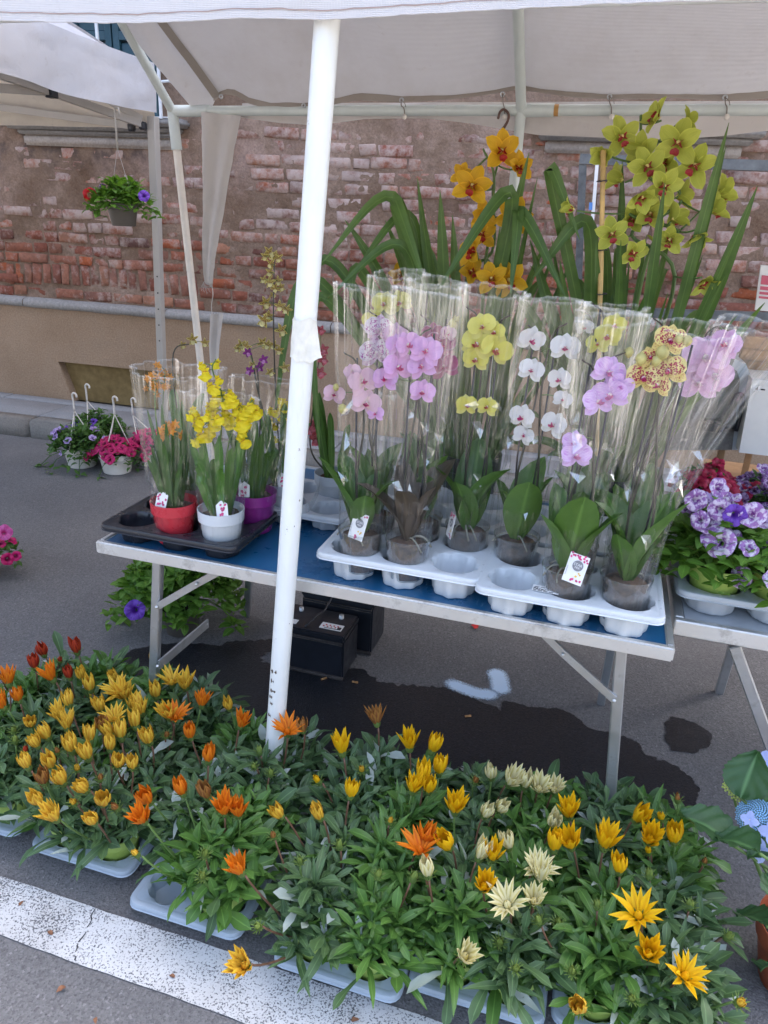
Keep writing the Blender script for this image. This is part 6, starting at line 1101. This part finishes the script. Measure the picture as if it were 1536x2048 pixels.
for x in (-.93, -.775): q = MB(); q.box((x, 2.44, .237), (.115, .06, .008), None, .002); q.build('cover_strip', BATTO, b2, smooth=False)
for x in (-.90, -.83): q = MB(); q.tube(spline([(x, 2.39, .244), (x+.02, 2.44, .25), (x+.01, 2.50, .244)], 4), .003, 5); q.build('cable', PBLACK, b2)
BUTT = plain('cigarette_filter', (.50, .26, .10), .8, var=.3, scale=200); PETR = plain('fallen_red_petal', (.55, .02, .02), .6); DRY = plain('dry_leaf', (.20, .09, .045), .8, var=.4, scale=80)
for px, py, a in ((710, 1364, .1), (648, 1357, .9), (936, 1432, .5)):
    p = atz(px, py, .007); q = MB(); q.tube([p-[.011*math.cos(a), .011*math.sin(a), 0], p+[.011*math.cos(a), .011*math.sin(a), 0]], .0038, 8); tag(q.build('cigarette_butt', BUTT), {710: 'cigarette butt on the wet asphalt to the right of the batteries', 648: 'short cigarette butt lying at the foot of the labelled battery', 936: 'crumb of cigarette butt in the wide wet patch'}[px], 'cigarette butt')
p = atz(953, 1255, .004); q = MB()
for a in (0.2, 1.6, 3.0): q.add(*leafgeo(.026, .02, 'ellip', 5, 2, .5, .4, .2, a0=.5), 0, T(*map(float, p)) @ Matrix.Rotation(a, 4, 'Z'))
tag(q.build('fallen_flower', PETR), 'fallen red flower on the dry asphalt under the table', 'flower')
lf = leafmesh('fallen_leaf', DRY, .022, .012, 'ovate', 5, 2, .8, .5, .3, a0=.4)
for i, (px, py, w) in enumerate(((38, 1812, 'brown dry leaf on the white road line near the line crack'), (105, 1870, 'reddish dry leaf on the white line'), (132, 1973, 'small reddish leaf on the bare asphalt'), (190, 2035, 'dry brown leaf at the lower end of the bare asphalt'), (702, 2042, 'dry leaf on the white line under the trays'), (107, 1870, ''), (350, 1955, 'tiny dry leaf on the white line before the orange tray'))):
    if w: tag(new('fallen_leaf', lf, None, T(*map(float, atz(px, py, .006))) @ Matrix.Rotation(i*1.3, 4, 'Z') @ Matrix.Scale(.7+.15*(i % 3), 4)), w, 'leaf')
q = MB(); q.add(*leafgeo(.05, .012, 'lanc', 6, 2, .5, .3, .2, a0=.3), 0, T(*map(float, atz(800, 1210, .004))) @ Matrix.Rotation(-1.2, 4, 'Z')); tag(q.build('fallen_leaf', PTL), 'green leaf fallen on the asphalt under the table', 'leaf')
# ================================================================== THINGS AT THE RIGHT EDGE
ZS = .712
cx_ = aty(1500, 740, 2.52)
def slab_thing(name, label, cat, px, Y, depth, mat, rad, edge=None, z0=ZS):
    P = [aty(x, y, Y) for x, y in px]; t = thing(name, label, cat, (np.mean([p[0] for p in P]), Y+depth/2, z0)); q = MB(); n = len(P)
    q.add([*[p for p in P], *[p+[0, depth, 0] for p in P]], [tuple(range(n)), tuple(range(2*n-1, n-1, -1))]+[(i, i+n, (i+1) % n+n, (i+1) % n) for i in range(n)]); q.build(name+'_body', mat, t, smooth=False); return t, P
t, P = slab_thing('insulated_box', 'grey felt sided box with a pale rounded edge behind the crimson petunias', 'box', [(1330, 900), (1345, 700), (1470, 718), (1492, 728), (1502, 752), (1488, 900)], 2.50, .12, CONC, 0)
q = MB(); e = [aty(x, y, 2.495) for x, y in ((1470, 718), (1492, 728), (1502, 752), (1494, 830), (1488, 900))]; e2 = [aty(x, y, 2.495) for x, y in ((1462, 735), (1474, 742), (1480, 760), (1472, 830), (1464, 900))]
q.add([*e, *e2, *[p+[0, .13, 0] for p in e]], [(i, i+1, i+6, i+5) for i in range(4)]+[(i, i+10, i+11, i+1) for i in range(4)]); q.build('box_edge', PGREY, t, smooth=False)
q = MB(); q.tube(spline([aty(x, y, 2.46) for x, y in ((1440, 862), (1455, 835), (1468, 800), (1478, 788), (1486, 795), (1482, 822), (1472, 862))], 6), .007, 8); cb = q.build('black_cable', PBLACK); tag(cb, 'loop of thick black cable in front of the grey felt box', 'cable')
q = MB(); c = aty(1425, 850, 2.47); q.box(c, (.06, .05, .035), None, .008, seg=2); pb = thing('plug_box', 'black plug socket at the foot of the grey felt box', 'plug', c-[0, 0, .018]); q.build('socket_body', PBLACK, pb, auto=40); q = MB(); q.tube([c+[.03, 0, 0], c+[.06, -.01, .004]], .008, 8); q.build('plug', PBATT, pb)
t, P = slab_thing('white_carton', 'white carton with a small number label at the edge of the side table', 'carton', [(1478, 905), (1505, 758), (1660, 770), (1650, 925)], 2.42, .25, CARD, 0)
l0 = [aty(x, y, 2.417) for x, y in ((1507, 772), (1524, 773), (1523, 783), (1506, 782))]; q = MB(); q.add(l0, [(3, 2, 1, 0)]); nl = q.build('number_label', PAPER, t, smooth=False)
mm = (np.array(l0[0])+l0[3])/2; X = face(mm+[.009, -.003, 0], (0, -1, 0)); text('lettering', '4', X, .016, INK, nl); q = MB(); q.box((.017, 0, 0), (.012, .004, .001), X); q.build('print_bar', INK, nl, smooth=False)
cz = [aty(x, y, 2.60) for x, y in ((1496, 672), (1660, 690), (1660, 760), (1499, 752))]; wc = thing('wooden_crate', 'pale wooden crate behind the white carton', 'crate', (cz[0][0]+.15, 2.7, float(cz[2][2])))
for k in range(3): q = MB(); z = float(cz[2][2])+.02+k*(float(cz[0][2]-cz[2][2])-.03)/2.3; q.box((float(cz[0][0])+.17, 2.60, z), (.36, .012, .042), None, .002); q.build('slat', WOOD, wc, smooth=False)
for x in (.0, .34): q = MB(); q.box((float(cz[0][0])+x, 2.61, float(cz[2][2])/2+.18), (.02, .02, float(cz[0][2])-.36), None); q.build('post', WOOD, wc, smooth=False)
for k in range(2): q = MB(); q.box((float(cz[0][0])+.17, 2.78, .74+k*.05), (.36, .34, .015), None); q.build('base_board', WOOD, wc, smooth=False)
# steel rack and pink sign by the wall
sx0 = aty(1166, 320, 4.6); rk = thing('steel_rack', 'dark steel rack frame leaning against the brick wall behind the green cymbidium', 'rack', (float(sx0[0]), 4.6, .12))
f0 = aty(1160, 480, 4.6); dv = (f0-sx0); ft = sx0+dv*((sx0[2]-.12)/(sx0[2]-f0[2])); q = MB(); q.beam(sx0, ft, .04, .03, (0, 1, 0)); q.build('upright', STEELD, rk, smooth=False)
q = MB(); q.beam(aty(1160, 318, 4.6), aty(1700, 338, 4.6), .05, .05, (0, 0, 1)); q.build('top_rail', STEELD, rk, smooth=False); q = MB(); q.beam(aty(1200, 622, 4.6), aty(1700, 640, 4.6), .04, .05, (0, 0, 1)); q.build('low_rail', STEELD, rk, smooth=False)
e0 = aty(1700, 330, 4.6); q = MB(); q.beam(e0, e0*[1, 1, 0]+[0, 0, .12], .04, .03, (0, 1, 0)); q.build('upright', STEELD, rk, smooth=False)
q = MB(); q.beam(aty(1194, 330, 4.56), aty(1180, 500, 4.56), .018, .004, (0, 1, 0)); q.build('tape_strip', PAPER, rk, smooth=False)
q = MB(); q.beam(aty(1182, 405, 4.555), aty(1181, 420, 4.555), .018, .004, (0, 1, 0)); q.build('tape_mark', plain('blue_print', (.1, .25, .6), .6), rk, smooth=False)
PK = plain('pink_print', (.62, .12, .18), .6); sgP = [aty(x, y, 2.75) for x, y in ((1522, 530), (1640, 540), (1625, 632), (1510, 620))]; sg_ = thing('striped_sign', 'white card sign with pink stripes standing on the crate at the right', 'sign', (float(sgP[0][0])+.1, 2.75, float(sgP[2][2])))
q = MB(); q.add([*sgP, *[p+[0, .012, 0] for p in sgP]], [(3, 2, 1, 0), (4, 5, 6, 7), (0, 1, 5, 4), (2, 3, 7, 6), (0, 4, 7, 3), (1, 2, 6, 5)]); q.build('sign_card', PAPER, sg_, smooth=False)
for v0, v1 in ((.22, .42), (.46, .54), (.58, .64), (.68, .73)):
    q = MB(); A = [np.array(sgP[0])*(1-v)+np.array(sgP[3])*v for v in (v0, v1)]; B = [np.array(sgP[1])*(1-v)+np.array(sgP[2])*v for v in (v0, v1)]; q.add([A[0]+[.006, -.002, 0], B[0]+[-.004, -.002, 0], B[1]+[-.004, -.002, 0], A[1]+[.006, -.002, 0]], [(3, 2, 1, 0)]); q.build('stripe', PK, sg_, smooth=False)
q = MB(); bs = (np.array(sgP[2])+sgP[3])/2; q.beam(bs+[0, .006, .02], (bs[0], 2.76, .755+.0), .02, .01, (0, 1, 0)); q.build('sign_stick', WOOD, sg_, smooth=False)
yl = aty(1545, 285, 2.3);
